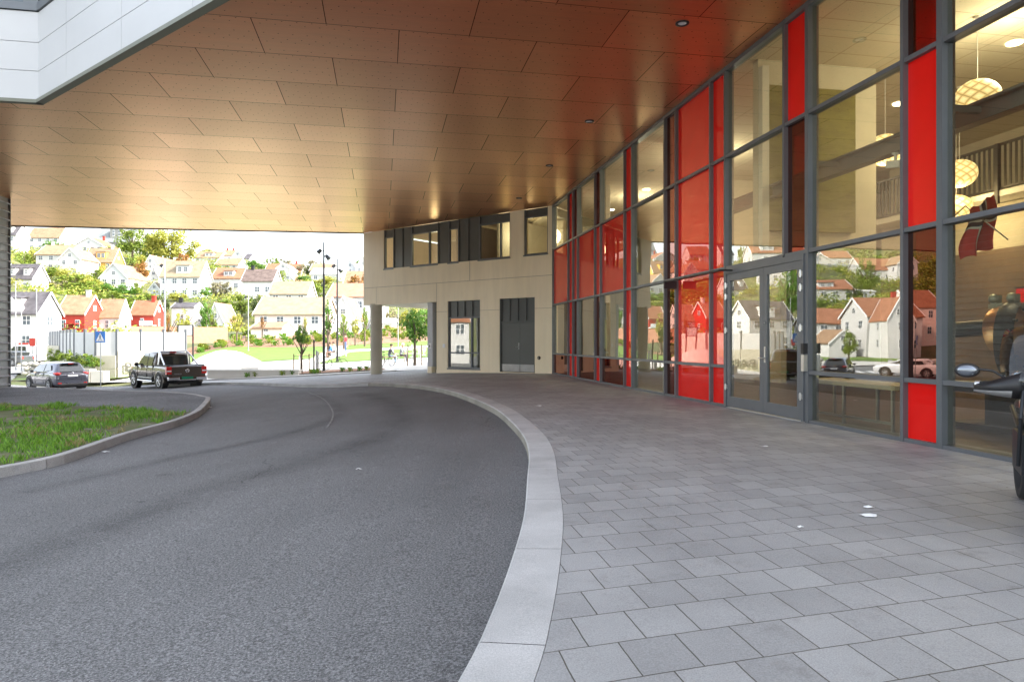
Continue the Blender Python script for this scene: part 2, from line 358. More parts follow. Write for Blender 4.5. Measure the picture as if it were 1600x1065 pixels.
ROOF = {'tan': roofmat('tan clay tiles', (.27, .16, .09), (.38, .25, .15)), 'orange': roofmat('orange clay tiles', (.29, .12, .06), (.40, .18, .10)),
        'pale': roofmat('weathered pale tiles', (.26, .205, .13), (.36, .29, .19)), 'dark': roofmat('dark grey tiles', (.06, .055, .06), (.13, .12, .13)),
        'grey': roofmat('grey standing seam roof', (.20, .22, .22), (.28, .30, .30)), 'brown': roofmat('brown slate', (.10, .07, .06), (.2, .15, .13)),
        'salmon': roofmat('salmon clay tiles', (.36, .18, .11), (.46, .25, .17))}
WALL = {'white': M['whitewall'], 'cream': plain('cream cladding', (.72, .68, .58), .7, 0, .04), 'red': plain('red painted cladding', (.36, .035, .02), .7, 0, .1),
        'yellow': plain('ochre cladding', (.62, .38, .08), .7, 0, .08), 'grey': plain('grey cladding', (.25, .25, .24), .7), 'ltgrey': plain('light grey cladding', (.55, .57, .58), .7),
        'pink': plain('pale pink render', (.74, .62, .56), .7, 0, .04)}
# ---------------------------------------------------------------- houses: measured from the photograph, then built at real size
# left px, right px, base y, eave y, ridge y, distance, depth, wall, roof, kind, dormers, chimneys, label
HOUSES = [
 (-45,58,549,488,457,93,5,'white','dark','long',1,0,'white house with dark grey tiled roof and white dormer behind the parked white van'),
 (88,132,524,490,462,112,5.5,'red','tan','long',0,1,'bright red wooden house with orange-tan tiled roof above the screen wall'),
 (150,186,521,495,468,116,3.6,'white','tan','long',0,0,'small white house with tan tiles and dark-framed windows between the two red houses'),
 (203,240,518,491,470,122,3.8,'red','orange','long',0,1,'low red house with orange roof and white gable edge left of the tall lamp mast'),
 (268,303,514,480,473,128,4,'white','dark','long',0,1,'white two-storey house with black shallow roof and square black chimney'),
 (322,350,516,502,473,128,7,'white','salmon','gable',0,0,'narrow white house with steep bare gable facing the lawn'),
 (398,506,514,490,465,104,8,'pink','pale','long',0,0,'long pale single-storey house with wide tan roof behind the planted bank'),
 (392,440,519,513,504,92,6,'cream','tan','long',0,0,'low garage with tan roof just above the planted bank'),
 (512,592,520,463,443,124,10,'white','salmon','long',0,0,'tall white house with salmon roof touching the canopy corner'),
 (519,553,524,497,463,112,9,'white','tan','gable',0,0,'white steep-gabled wing in front of the tall salmon-roofed house'),
 (421,480,474,458,440,142,6,'white','pale','long',0,0,'white house with mossy yellowish roof above the long pale house'),
 (378,426,466,438,421,160,6,'white','brown','long',0,1,'white house with dark brown slate roof and black chimney'),
 (331,376,458,434,419,178,7,'white','orange','long',1,0,'white house with orange roof and wide white dormer'),
 (250,312,467,431,408,165,6.5,'ltgrey','pale','long',1,0,'large pale grey house with sandy roof and single dormer in mid-slope'),
 (156,199,450,433,411,172,11,'ltgrey','tan','gable',0,0,'white gabled house with tan roof side and four small attic windows'),
 (226,243,421,412,398,204,14,'white','tan','gable',0,0,'small white gabled house under the tall spreading tree'),
 (232,248,440,432,417,186,9,'white','tan','gable',0,0,'tiny white gabled outbuilding beside the large pale grey house'),
 (232,250,464,452,441,168,7,'ltgrey','pale','gable',0,0,'small grey-white garage gable below the tiny outbuilding'),
 (56,104,424,397,383,186,9,'white','tan','long',0,1,'white house with tan roof and white chimney amid bushes'),
 (92,126,430,404,387,182,8,'white','tan','gable',0,0,'plain white gabled extension right of the chimneyed white house'),
 (132,176,424,408,388,200,6,'yellow','tan','long',1,1,'ochre yellow house with tan roof and white-trimmed dormer'),
 (44,93,392,370,356,236,6,'white','tan','long',0,0,'long white house with peach roof at the top left of the slope'),
 (0,25,396,366,350,215,6,'white','dark','long',1,0,'tall white house with slate roof at the far left beside the louvred wall'),
 (6,50,460,434,413,141,5,'white','dark','long',2,0,'white house with grey roof and two white dormers behind the flagpoles'),
 (117,160,396,382,370,240,9,'white','orange','gable',0,1,'broad white gable with strips of red roof below the grey hall'),
 (147,206,392,377,350,275,14,'grey','grey','long',1,0,'big dark hall with ribbed grey metal roof on the hilltop'),
 (304,343,411,402,393,270,9,'white','tan','long',1,0,'low white house with tan roof on the ridge against the sky'),
 (344,363,411,399,391,274,8,'white','tan','long',0,2,'white ridge house with two little red chimneys'),
 (363,379,412,400,390,268,9,'white','white','gable',0,0,'plain white gable at the ridge right of the red chimneys'),
 (380,390,412,404,396,266,8,'white','dark','long',0,0,'little white house with black mansard roof on the ridge'),
 (336,372,420,413,404,238,8,'white','tan','long',0,0,'white house with sloping peach roof just under the ridge houses'),
 (413,470,432,425,412,232,8,'white','orange','long',0,1,'wide house with orange roof on the middle of the skyline'),
 (431,453,433,419,411,222,8,'white','white','gable',0,0,'white gable in front of the wide orange-roofed skyline house'),
 (439,460,446,438,425,204,9,'white','salmon','gable',0,0,'small sharp white gable above the mossy roof'),
 (484,520,428,422,412,226,8,'ltgrey','tan','long',0,0,'grey house with tan roof behind the tall lamp post'),
 (486,529,440,428,419,202,8,'white','white','long',0,1,'white house with low white roof between the two lamp posts'),
 (538,556,428,418,406,222,8,'ltgrey','tan','gable',0,0,'pale grey gabled house high beside the canopy edge'),
 (556,580,430,416,400,214,8,'white','grey','gable',0,0,'white gabled house highest next to the canopy corner'),
 (537,585,450,444,424,172,8,'white','tan','long',0,1,'low house with big tan-orange roof above the parked grey car'),
 (596,655,524,520,511,98,7,'cream','salmon','long',0,0,'low pavilion with salmon roof seen past the round column'),
 (580,612,512,505,498,118,7,'white','white','long',0,0,'small white flat house seen right behind the round column'),
]
# houses that stand left of the frame and are seen mirrored in the glass front (pixels of the mirror image)
MIRROR = [
 (1273,1342,554,505,484,112,8,'white','orange','long',0,0,'white two-storey house with rust orange roof mirrored right of the glass doors'),
 (1291,1337,556,536,516,98,6,'white','tan','gable',0,0,'white garage gable mirrored behind the small street tree'),
 (1352,1436,556,494,467,98,8,'white','orange','long',0,1,'tall white villa with bright orange roof mirrored in the wide pane'),
 (1386,1424,556,500,466,92,5,'white','orange','gable',0,0,'white gabled bay of the orange-roofed villa mirrored in the wide pane'),
 (1262,1330,473,453,440,150,8,'white','orange','long',1,0,'white house with orange roof and arched dormer mirrored above the doors'),
 (1332,1364,470,456,454,152,5,'white','white','long',0,0,'long low white annexe mirrored beside the arched-dormer house'),
 (1345,1407,445,421,405,190,8,'white','orange','long',0,0,'white house with long orange roof mirrored near the top of the wide pane'),
 (1400,1430,448,412,398,185,8,'white','tan','gable',0,0,'white gabled house mirrored at the top right of the wide pane'),
 (1262,1300,425,410,398,200,8,'white','orange','gable',0,0,'gabled house with red-orange roof mirrored at the top left of the wide pane'),
 (1290,1330,420,404,394,225,8,'ltgrey','orange','long',0,0,'grey-white house mirrored under the green hilltop'),
 (1202,1237,446,424,412,162,8,'white','orange','gable',0,0,'tall white gabled house mirrored high in the right door leaf'),
 (1178,1232,414,394,380,188,8,'white','orange','long',1,0,'large white house with orange roof mirrored above the right door leaf'),
 (1232,1262,418,400,385,196,8,'white','orange','long',0,0,'house with deep orange roof mirrored in the dark red panel over the doors'),
 (1426,1468,532,480,455,105,8,'pink','orange','long',0,0,'pale pink house with red roof mirrored in the red panel by the showroom window'),
]
def house_geo(h, mir):
    pl, pr, yb, ye, yr, Z, D = h[:7]
    f = vat if mir else at
    a = f(pl, yb, Z); b = f(pr, yb, Z)
    if mir: a, b = b, a
    W = (b-a).length; zb = a.z; ze = pz(ye, Z); zr = pz(yr, Z+(D/2 if h[9] == 'long' else 0))
    c = (a+b)/2; yaw = atan2((b-a).y, (b-a).x)
    return c, W, D, zb, ze-zb, max(zr-ze, .25), yaw
EXTRA = [((-62, 24), 12, 8, 'white', 'orange', 'long', 1, 'white house with orange roof, mirrored in the tall window of the cream wall'),
         ((-66, 8), 10, 8, 'cream', 'dark', 'gable', 0, 'cream gabled house farthest left of the drive, near two street trees')]
GEO = [((-900-i, 0, 0, 0, 0, 0, D_0, wm_, rm_, kd_, dm_, 1, lb_), True, (Vector((*xy_, 0)), W_0, D_0, -1.5, 5.4, 3.0, radians(90))) for i, (xy_, W_0, D_0, wm_, rm_, kd_, dm_, lb_) in enumerate(EXTRA)]
GEO += [(h, False, house_geo(h, False)) for h in HOUSES]+[(h, True, house_geo(h, True)) for h in MIRROR]
CTRL = [(g[0].x, g[0].y, g[3]) for _, _, g in GEO]
CTRL += [(-60, 96, 0), (-30, 97, 2.6), (-10, 98, 2.4), (20, 110, 3), (60, 120, 6), (-90, 70, -1.2), (-110, 60, -1), (20, 200, 20), (60, 260, 32), (100, 200, 22),
         (-40, 330, 28), (0, 330, 28), (-90, 330, 32), (-150, 330, 34), (-110, 300, 34), (-60, 300, 30), (-200, 300, 44), (-240, 240, 55), (-280, 180, 50), (-210, 140, 30), (-160, 100, 14), (-140, 60, 4), (-220, 40, 20), (-220, 100, 32)]
def ss(a, b, x):
    t = min(1, max(0, (x-a)/(b-a))); return t*t*(3-2*t)
def lerp_tab(tab, x):
    if x <= tab[0][0]: return tab[0][1]
    for (a, p), (b, q) in zip(tab, tab[1:]):
        if x <= b: return p+(q-p)*(x-a)/(b-a)
    return tab[-1][1]
RISE = [(38, 0), (44, .08), (52, .4), (62, .72), (72, 1.2), (80, 1.85), (95, 3.5), (110, 3.9)]
RISEL = [(54, 0), (75, .5), (93, 1.2), (110, 2.0)]
def terr(x, y):
    g = gz(x, y)
    t = ss(-33, -25, x+ (y-50)*.25)
    near = g+lerp_tab(RISE, y)*t+lerp_tab(RISEL, y)*(1-t)
    rho = hypot(x, y); k = ss(98, 122, rho)
    if k <= 0: return near
    n = d = 0
    for cx, cy, cz in CTRL:
        q = 1/(((x-cx)**2+(y-cy)**2)+4)**1.7; n += q*cz; d += q
    return near*(1-k)+(n/d)*k
def grid_sheet(name, x0, x1, y0, y1, st, fz, mat, kind='structure', keep=None):
    nx = int((x1-x0)/st)+1; ny = int((y1-y0)/st)+1; mb = MB(); idx = {}
    for j in range(ny+1):
        for i in range(nx+1):
            x = x0+(x1-x0)*i/nx; y = y0+(y1-y0)*j/ny; idx[i, j] = len(mb.v); mb.v.append((x, y, fz(x, y)))
    for j in range(ny):
        for i in range(nx):
            xc = x0+(x1-x0)*(i+.5)/nx; yc = y0+(y1-y0)*(j+.5)/ny
            if keep and not keep(xc, yc): continue
            mb.f.append([idx[i, j], idx[i+1, j], idx[i+1, j+1], idx[i, j+1]]); mb.m.append(0); mb.sm.append(True)
    return mb.build(name, mat, kind=kind)
def poly_sheet(name, poly, fz, mat, off=0, st=1.0, parent=None, kind='structure', skirt=None, skirtmat=None):
    """a horizontal sheet cut to a polygon and draped over fz"""
    import bmesh
    bm = bmesh.new(); vs = [bm.verts.new((p[0], p[1], 0)) for p in poly]; bm.faces.new(vs)
    xs = [p[0] for p in poly]; ys = [p[1] for p in poly]
    for ax, lo, hi in ((0, min(xs), max(xs)), (1, min(ys), max(ys))):
        q = math.ceil(lo/st)*st
        while q < hi:
            no = (1, 0, 0) if ax == 0 else (0, 1, 0); co = (q+.0037, 0, 0) if ax == 0 else (0, q+.0037, 0)
            bmesh.ops.bisect_plane(bm, geom=bm.verts[:]+bm.edges[:]+bm.faces[:], plane_co=co, plane_no=no); q += st
    for v in bm.verts: v.co.z = fz(v.co.x, v.co.y)+off
    bm.normal_update()
    for f in bm.faces:
        f.smooth = True
        if f.normal.z < 0: f.normal_flip()
    me = bpy.data.meshes.new(name); bm.to_mesh(me); bm.free(); me.materials.append(mat)
    o = bpy.data.objects.new(name, me); C.objects.link(o)
    if kind: o['kind'] = kind
    if parent: o.parent = parent
    return o
# ---------------------------------------------------------------- ground
grid_sheet('ground', -300, 160, -70, 345, 4.0, lambda x, y: terr(x, y)-.22-(.3 if hypot(x, y) < 60 else 0), M['hill'])
# big far apron so that the ground reaches the horizon
mb = MB(); mb.box(-2500, 2500, -2500, 2500, -9, -6); mb.build('terrain', M['hill'], kind='structure')
RD = -.12
def rz(x, y): return terr(x, y)+RD
# asphalt road: forecourt and street
poly_sheet('road', [(-75, 57), (-100, 40), (-100, -40), (9, -40), (9, 30), (2, 37.0), (-10, 37.2), (-22, 38.6), (-34, 46), (-42, 58), (-60, 62)], rz, M['asphalt'], 0, 2.0)
poly_sheet('path', [(-40, -7), (6, -7), (6, -34), (-40, -34)], rz, M['concrete'], .006, 3.0)  # unseen pale sheet behind the camera, added to bounce sunlight under the soffit
# kerb of the pavement: outline traced on the ground
tr = [(712,1065),(765,960),(800,868),(818.7,800),(823.7,747.5),(826,715),(817.5,692.5),(797.5,667.5),(772.5,646),(735,627.5),(700,615.5),(660,607.6),(610,603.4),(575,602.3)]
offs = [0, 0, 0, 0, -.03, -.07]+[RD]*20
KE = [gp(x, y, o_) for (x, y), o_ in zip(tr, offs)]
a0 = KE[0]+Vector((-.34, -1.5, 0)); KE = [a0+Vector((-.75, -1.8, 0)), a0]+KE
def smooth_pts(P, n=3):
    out = []
    for i in range(len(P)-1):
        p0 = P[max(i-1, 0)]; p1 = P[i]; p2 = P[i+1]; p3 = P[min(i+2, len(P)-1)]
        for k in range(n):
            t = k/n; out.append(.5*((2*p1)+(p2-p0)*t+(2*p0-5*p1+4*p2-p3)*t*t+(3*p1-p0-3*p2+p3)*t**3))
    return out+[P[-1]]
KE = smooth_pts(KE, 6)
def offset(P, d):
    out = []
    for i in range(len(P)):
        a = P[max(i-1, 0)]; b = P[min(i+1, len(P)-1)]; t = (b-a); t.z = 0; t.normalize(); out.append(P[i]+Vector((t.y, -t.x, 0))*d)
    return out
def strip(name, A, B, za, mats, h, fz, joint=1.0, gap=.006, close=False, kind='structure', taper=None):
    """kerb stones between the outlines A (exposed side) and B, cut every `joint` metres"""
    mb = MB(); L = 0; acc = []
    for i in range(len(A)-1):
        seg = (A[i+1]-A[i]).length; n = max(1, int(seg/.25))
        for k in range(n):
            t0, t1 = k/n, (k+1)/n
            a0, a1 = A[i].lerp(A[i+1], t0), A[i].lerp(A[i+1], t1); b0, b1 = B[i].lerp(B[i+1], t0), B[i].lerp(B[i+1], t1)
            L += (a1-a0).length; cut = L >= joint
            if cut: L = 0; e = 1-min(.5, gap/max((a1-a0).length, .01)); a1, b1 = a0.lerp(a1, e), b0.lerp(b1, e)
            hh = h if taper is None else h*taper(i+t0)
            zs = [fz(p.x, p.y)+za for p in (a0, a1, b1, b0)]
            bev = .012
            d0 = (b0-a0).normalized()*bev; d1 = (b1-a1).normalized()*bev
            vs = [(a0.x, a0.y, zs[0]-h-.1), (a1.x, a1.y, zs[1]-h-.1), (a1.x, a1.y, zs[1]-bev), (a0.x, a0.y, zs[0]-bev),
                  (a1.x+d1.x, a1.y+d1.y, zs[1]), (a0.x+d0.x, a0.y+d0.y, zs[0]), (b1.x, b1.y, zs[2]), (b0.x, b0.y, zs[3]), (b1.x, b1.y, zs[2]-h), (b0.x, b0.y, zs[3]-h)]
            mb.add(vs, [(0,1,2,3)], 1); mb.add(vs, [(3,2,4,5),(5,4,6,7),(7,6,8,9)], 0)
            if cut: mb.add([vs[1], vs[8], vs[6], vs[4], vs[2]], [(0,1,2,3,4)], 0)
    return mb.build(name, mats, kind=kind)
KI = offset(KE, .30)
strip('kerb', KE, KI, 0, [M['kerb'], M['face']], .12, terr, 1.25)
# the pavement of pavers
LF = 26.4+.2
def L2W(a, b): return Vector((a*cT-b*sT, a*sT+b*cT, 0))
pav = [p for p in offset(KE, .303)]
tail = [gp(500, 600.3, 0), gp(430, 598.2, 0), gp(360, 596.6, 0), gp(300, 598, 0), gp(250, 600, 0)]
tail2 = [gp(250, 596, 0), gp(330, 593.8, 0), gp(430, 589.5, 0), gp(500, 586.2, 0), gp(570, 582.4, 0), gp(620, 579.5, 0)]
cs, cwn = (-.666, .7456), (-.7456, -.666)
CA, CB = PLA, 26.4
def CW(u, v=0): return L2W(CA+cs[0]*u+cwn[0]*v, CB+cs[1]*u+cwn[1]*v)
poly = pav+tail+tail2+[Vector((-3.5, 38.4, 0)), Vector((4, 38.4, 0)), L2W(8, 31), L2W(7.2, 27), L2W(7.2, -8), L2W(2.5, -8)]
poly_sheet('pavement', [(p.x, p.y) for p in poly], terr, M['pavers'], 0, 1.0)
# far kerb of the street (sunlit edge)
FK = smooth_pts([p for p in tail2], 3); FK2 = offset(FK, -.15)
strip('kerb', FK2, FK, .06, [M['kerb'], M['face']], .10, terr, 1.0)
TL = smooth_pts([KE[-1]]+tail, 3)
strip('kerb', TL, offset(TL, .15), .003, [M['kerb'], M['kerb']], .12, terr, 1.0)
# plaza, lawns, planted banks: sheets draped over the terrain
def P(px, py, off=0): return gp(px, py, off, terr)
def path_poly(name, pts, mat, off, st=2.0, kind='structure'):
    return poly_sheet(name, [(p[0], p[1]) for p in pts], terr, mat, off, st, kind=kind)
path_poly('path', [(-26, 43.5), (-20, 38.9), (-10, 37.6), (2, 37.4), (14, 40), (30, 60), (30, 90), (-6, 100), (-30, 98), (-44, 90), (-36, 66), (-26.5, 55)], M['concrete'], -.02)
LW1 = [(-25.5, 60), (-14.5, 60), (-16.5, 64), (-19, 72), (-21, 81), (-32, 82), (-42, 84), (-42, 70), (-31, 57)]
LW1 = [(-34, 61.5), (-24.5, 58.5), (-17.8, 60), (-18.6, 66), (-21.5, 79), (-32, 82), (-43, 84), (-41, 72)]
LW2 = [(-14.5, 51), (0, 52.5), (2, 70), (-16.2, 68.5)]
LW3 = [(-17.8, 73), (8, 74), (8, 79), (-19, 79)]
for q in (LW1, LW2, LW3): path_poly('lawn', q, M['lawn'], .02)
path_poly('planting_bed', [(-44, 84.2), (-32, 82.2), (-21.3, 79.3), (8, 79.2), (12, 97), (-20, 98), (-45, 96)], M['soil'], .02)
path_poly('planting_bed', [(-13.8, 39.3), (-7.2, 38.9), (-8.2, 42.5), (-13, 42.5)], M['soil'], .03, 1.0)
# street on the left beyond the screen wall, its verge and the striped crossing
path_poly('lawn', [(-37, 54), (-26.6, 53.8), (-26.2, 49.6), (-30, 49.2), (-37.5, 50.8)], M['lawn'], -.05)
V = [vat(1345, 570, 62), vat(1405, 568, 62), vat(1405, 562, 70), vat(1262, 562, 70), vat(1262, 566, 66)]
path_poly('lawn', [(p.x, p.y) for p in [vat(1265, 566, 88), vat(1460, 566, 76), vat(1470, 560, 84), vat(1265, 560, 98)]], M['lawn'], .0)
path_poly('path', [(-100, 40), (-100, 66), (-60, 66), (-45, 74), (-40, 60), (-44, 57), (-60, 57), (-75, 50)], M['concrete'], -.03)
pc = vat(1357, 577, 62); Mx = Matrix.Translation((pc.x, pc.y, 0)) @ Matrix.Rotation(radians(40), 4, 'Z')
mb = MB()
for i in range(7):
    q = [Mx @ Vector((x, y, 0)) for x, y in ((-3.5+i*1.0, -2), (-3+i*1.0, -2), (-3+i*1.0, 2), (-3.5+i*1.0, 2))]
    mb.add([(p.x, p.y, rz(p.x, p.y)+.006) for p in q], [(0,1,2,3)])
mb.build('road_marking', M['white'], kind='structure')
# tyre marks: a darker worn band along the bend
m, n, b = nodes('tyre dark asphalt'); c = coords(n)
b.inputs['Base Color'].default_value = (.035, .036, .038, 1); b.inputs['Roughness'].default_value = .8
uv = n.nodes.new('ShaderNodeAttribute'); uv.attribute_name = 'across'
edge = math1(n, 'SUBTRACT', 1, math1(n, 'ABSOLUTE', uv.outputs['Fac']))
al = math1(n, 'MULTIPLY', math1(n, 'MULTIPLY', edge, ramp(n, nz(n, c, 1.1, 5, .7), [(.3, (.05,)*3), (.7, (1,)*3)])), .30)
n.links.new(al, b.inputs['Alpha']); M['tyre'] = m
def band(pts, wd):
    Pm = smooth_pts([gp(x, y, RD) for x, y in pts], 6); vs = []; fs = []; at_ = []
    rows = [offset(Pm, d) for d in (-wd, 0, wd)]
    for j, r in enumerate(rows):
        for p in r: vs.append((p.x, p.y, rz(p.x, p.y)+.006)); at_.append(j-1.0)
    N = len(Pm)
    for j in range(2):
        for i in range(N-1): fs.append((j*N+i, (j+1)*N+i, (j+1)*N+i+1, j*N+i+1))
    mb = MB(); mb.add(vs, fs, 0, True); o = mb.build('tyre_mark', M['tyre'], kind='structure')
    A = o.data.attributes.new('across', 'FLOAT', 'POINT'); A.data.foreach_set('value', at_); return o
band([(-60, 905), (150, 835), (330, 765), (480, 718), (570, 690), (618, 665), (628, 645), (608, 627), (560, 613)], .5)
band([(40, 770), (260, 718), (420, 684), (500, 662), (530, 645), (520, 628), (490, 616)], .28)
mp_ = smooth_pts([gp(x, y, RD) for x, y in ((482, 612), (505, 622), (519, 638), (521, 652), (512, 668))], 4); mb = MB(); q_ = offset(mp_, .035)
mb.add([(p.x, p.y, rz(p.x, p.y)+.009) for p in mp_]+[(p.x, p.y, rz(p.x, p.y)+.009) for p in q_], [(i, len(mp_)+i, len(mp_)+i+1, i+1) for i in range(len(mp_)-1)])
mb.build('road_stain', plain('pale chalky stain', (.24, .24, .23), .9, 0, .4, 6), kind='structure')
# ---------------------------------------------------------------- grass island with granite kerb
def iz(x, y):
    q = -x; return terr(x, y)+.02 if q < 6 else max(terr(x, y)+.02, -.345-.012*(q-6))-.0*q
isl_px = [(-160, 800), (-60, 763), (0, 746), (100, 724), (200, 687.5), (275, 666), (312.5, 649), (329, 632)]
IK = [gp(x, y, RD) for x, y in isl_px]
def izt(x, y): return max(terr(x, y)+.02, -.36-.006*max(0, -x-8))
IK += [gp(321, 618, 0, izt), gp(300, 614, 0, izt), gp(250, 610.5, 0, izt), gp(175, 608.6, 0, izt), gp(100, 605.6, 0, izt), gp(60, 604.2, 0, izt), gp(-60, 603.5, 0, izt)]
IK = smooth_pts(IK, 4)
II = offset(IK, -.13)
strip('kerb', IK, II, 0, [M['kerb'], M['kerb2']], .15, izt, 1.1)
isl = offset(IK, -.133)
poly = [(p.x, p.y) for p in isl]+[(-32, 20), (-30, 6), (-16, 5)]
poly_sheet('gravel', poly, izt, M['gravel'], -.01, 1.0)
def inside(poly, x, y):
    c = False; n = len(poly)
    for i in range(n):
        x1, y1 = poly[i]; x2, y2 = poly[(i+1) % n]
        if (y1 > y) != (y2 > y) and x < (x2-x1)*(y-y1)/(y2-y1)+x1: c = not c
    return c
gr_edge = [gp(x, y, 0, izt) for x, y in ((-80, 634), (30, 631), (110, 633), (190, 637), (245, 641), (300, 643))]
gpoly = [(p.x, p.y) for p in isl if p.y < gr_edge[-1].y]
gpoly = gpoly+[(p.x, p.y) for p in reversed(gr_edge)]+[(-22, 10)]
mg, n, b = nodes('earth under grass'); c = coords(n)
col = ramp(n, nz(n, c, 2.2, 6, .7), [(.32, (.08, .12, .03)), (.55, (.13, .13, .06)), (.7, (.26, .25, .2))]); n.links.new(col, b.inputs['Base Color']); b.inputs['Roughness'].default_value = .95
poly_sheet('soil', gpoly, izt, mg, .004, .6)
rnd = random.Random(3); mb = MB(); mb2 = MB()
xs = [p[0] for p in gpoly]; ys = [p[1] for p in gpoly]; cnt = 0
while cnt < 21000:
    x = rnd.uniform(-15.5, max(xs)); y = rnd.uniform(min(ys), max(ys))
    cnt += 1
    if not inside(gpoly, x, y): continue
    d = noise.noise(Vector((x*.9, y*.9, 3))); d2 = noise.noise(Vector((x*2.6, y*2.6, 9)))
    if d+.6*d2 < -.28+ (.25 if y > 14 else 0): continue
    tgt = mb2 if (noise.noise(Vector((x*1.3+7, y*1.3, 1))) > .12 and rnd.random() < .6) else mb
    z = izt(x, y)
    for k in range(3):
        hgt = rnd.uniform(.035, .11)*(1+.9*max(0, d)); an = rnd.uniform(0, 2*pi); le = rnd.uniform(.1, .8)*hgt; wd = rnd.uniform(.004, .009)
        bx, by = x+rnd.gauss(0, .02), y+rnd.gauss(0, .02); ca, sa = cos(an), sin(an)
        tgt.add([(bx-sa*wd, by+ca*wd, z), (bx+sa*wd, by-ca*wd, z), (bx+ca*le*.4+sa*wd*.7, by+sa*le*.4-ca*wd*.7, z+hgt*.6), (bx+ca*le, by+sa*le, z+hgt)], [(0,1,2),(0,2,3)])
tag(mb.build('grass', GRASS, kind='stuff'), 'short green grass blades on the kerbed island at left', 'grass')
tag(mb2.build('dry_grass', GRASSD, kind='stuff'), 'brownish dry grass mixed in the kerbed island at left', 'grass')
# ---------------------------------------------------------------- the building (frame: a across, b along the glass front)
B = empty('glass_fronted_building', (0, 0, 0), TH, 'modern building with red glass front, brown soffit and cream wall round the drive', 'building')
def part(mb, name, mat, parent=None): return mb.build(name, mat, parent or B)
A_, F_, E_, D_, C_, B_ = (-7.58, 17.21), (-24, 17.21), (-24, 36.1), (-.94, 34.93), (PLA, 26.4), (PLA, 1.25)
# soffit slab
mb = MB(); mb.prism([B_, C_, D_, E_, F_, A_], ZC, ZC+.12); part(mb, 'soffit', M['soffit'])
# upper storeys over the drive
mb = MB(); mb.prism([(PLA-.1, 1.5), (PLA-.1, 26.4), (-.94, 34.8), (-23.9, 35.9), (-23.9, 17.5), (-7.5, 17.5)], ZC+.13, 10.6)
part(mb, 'upper_storey', M['fascia'])
# edge trim of the soffit at the far side
mb = MB(); mb.box(-24.05, -.94, 0, .1, ZC-.05, ZC+.25, M=Matrix.Translation((0, 35.45, 0)))
mb = MB()
def edge_box(mb, p, q, t, z0, z1, m=0, shift=0):
    p, q = Vector(p), Vector(q); d = (q-p).normalized(); nn = Vector((d.y, -d.x))
    a = p+nn*shift; b2 = q+nn*shift
    mb.prism([(a.x, a.y), (b2.x, b2.y), (b2.x+nn.x*t, b2.y+nn.y*t), (a.x+nn.x*t, a.y+nn.y*t)], z0, z1, m)
edge_box(mb, D_, E_, -.0, ZC, ZC+.1)
mb = MB(); edge_box(mb, (-.9, 34.94), (-24, 36.11), .09, ZC-.04, ZC+.4); part(mb, 'soffit_trim', M['dark_metal'])
# fascia panels: two faces meeting at the corner A_
mb = MB(); wdr = MB()
dv = (Vector(B_)-Vector(A_)); Ls = dv.length; du = dv/Ls; nn = Vector((du.y, -du.x))
if nn.y > 0: nn = -nn
lv = [0, .645, 1.29, 1.98]
def fpanel(mb, p, q, z0, z1, t=.10):
    p, q = Vector(p), Vector(q); mb.prism([(p.x, p.y), (q.x, q.y), (q.x+nnx.x*t, q.y+nnx.y*t), (p.x+nnx.x*t, p.y+nnx.y*t)], z0, z1)
Ac = Vector(A_)
nnx = nn; js = [0, 1.62, 4.25, 6.88, 9.5, 12.1, 14.8, Ls]
for z0, z1 in zip(lv, lv[1:]):
    for s0, s1 in zip(js, js[1:]): fpanel(mb, Ac+du*(s0+.004), Ac+du*(s1-.004), ZC+.03+z0+.012, ZC+.03+z1)
nnx = Vector((0, -1))
for z0, z1 in zip(lv, lv[1:]):
    s = 0
    while s < 15: fpanel(mb, Ac-Vector((s+.004, 0)), Ac-Vector((s+2.6, 0)), ZC+.03+z0+.012, ZC+.03+z1); s += 2.608
part(mb, 'fascia_panel', M['fascia'])
mb = MB(); nnx = nn; fpanel(mb, Ac+du*.0, Ac+du*(Ls-.2), ZC-.045, ZC+.03, .16); nnx = Vector((0, -1)); fpanel(mb, Ac+Vector((-15.6, 0)), Ac+Vector((.02, 0)), ZC-.045, ZC+.03, .155)
part(mb, 'fascia_trim', plain('olive grey trim', (.15, .155, .12), .5, .2, .05))
# ribbon window above the fascia
mb = MB()
nnx = nn; fpanel(mb, Ac, Ac+du*(Ls-.2), ZC+2.03, ZC+2.2, .14); fpanel(mb, Ac, Ac+du*(Ls-.2), ZC+3.6, ZC+3.9, .10)
nnx = Vector((0, -1)); fpanel(mb, Ac+Vector((-15.6, 0)), Ac+Vector((.02, 0)), ZC+2.03, ZC+2.2, .14); fpanel(mb, Ac+Vector((-15.6, 0)), Ac, ZC+3.6, ZC+3.9, .1)
for k in range(7): fpanel(mb, Ac+Vector((-.35-k*2.2, 0)), Ac+Vector((-.05-k*2.2, 0)), ZC+2.2, ZC+3.6, .1)
rw = part(mb, 'window', M['grey_metal'])
mb = MB(); mb.box(-23, -7.62, 17.15, 17.19, ZC+2.2, ZC+3.6); part(mb, 'pane', M['pane'], rw)
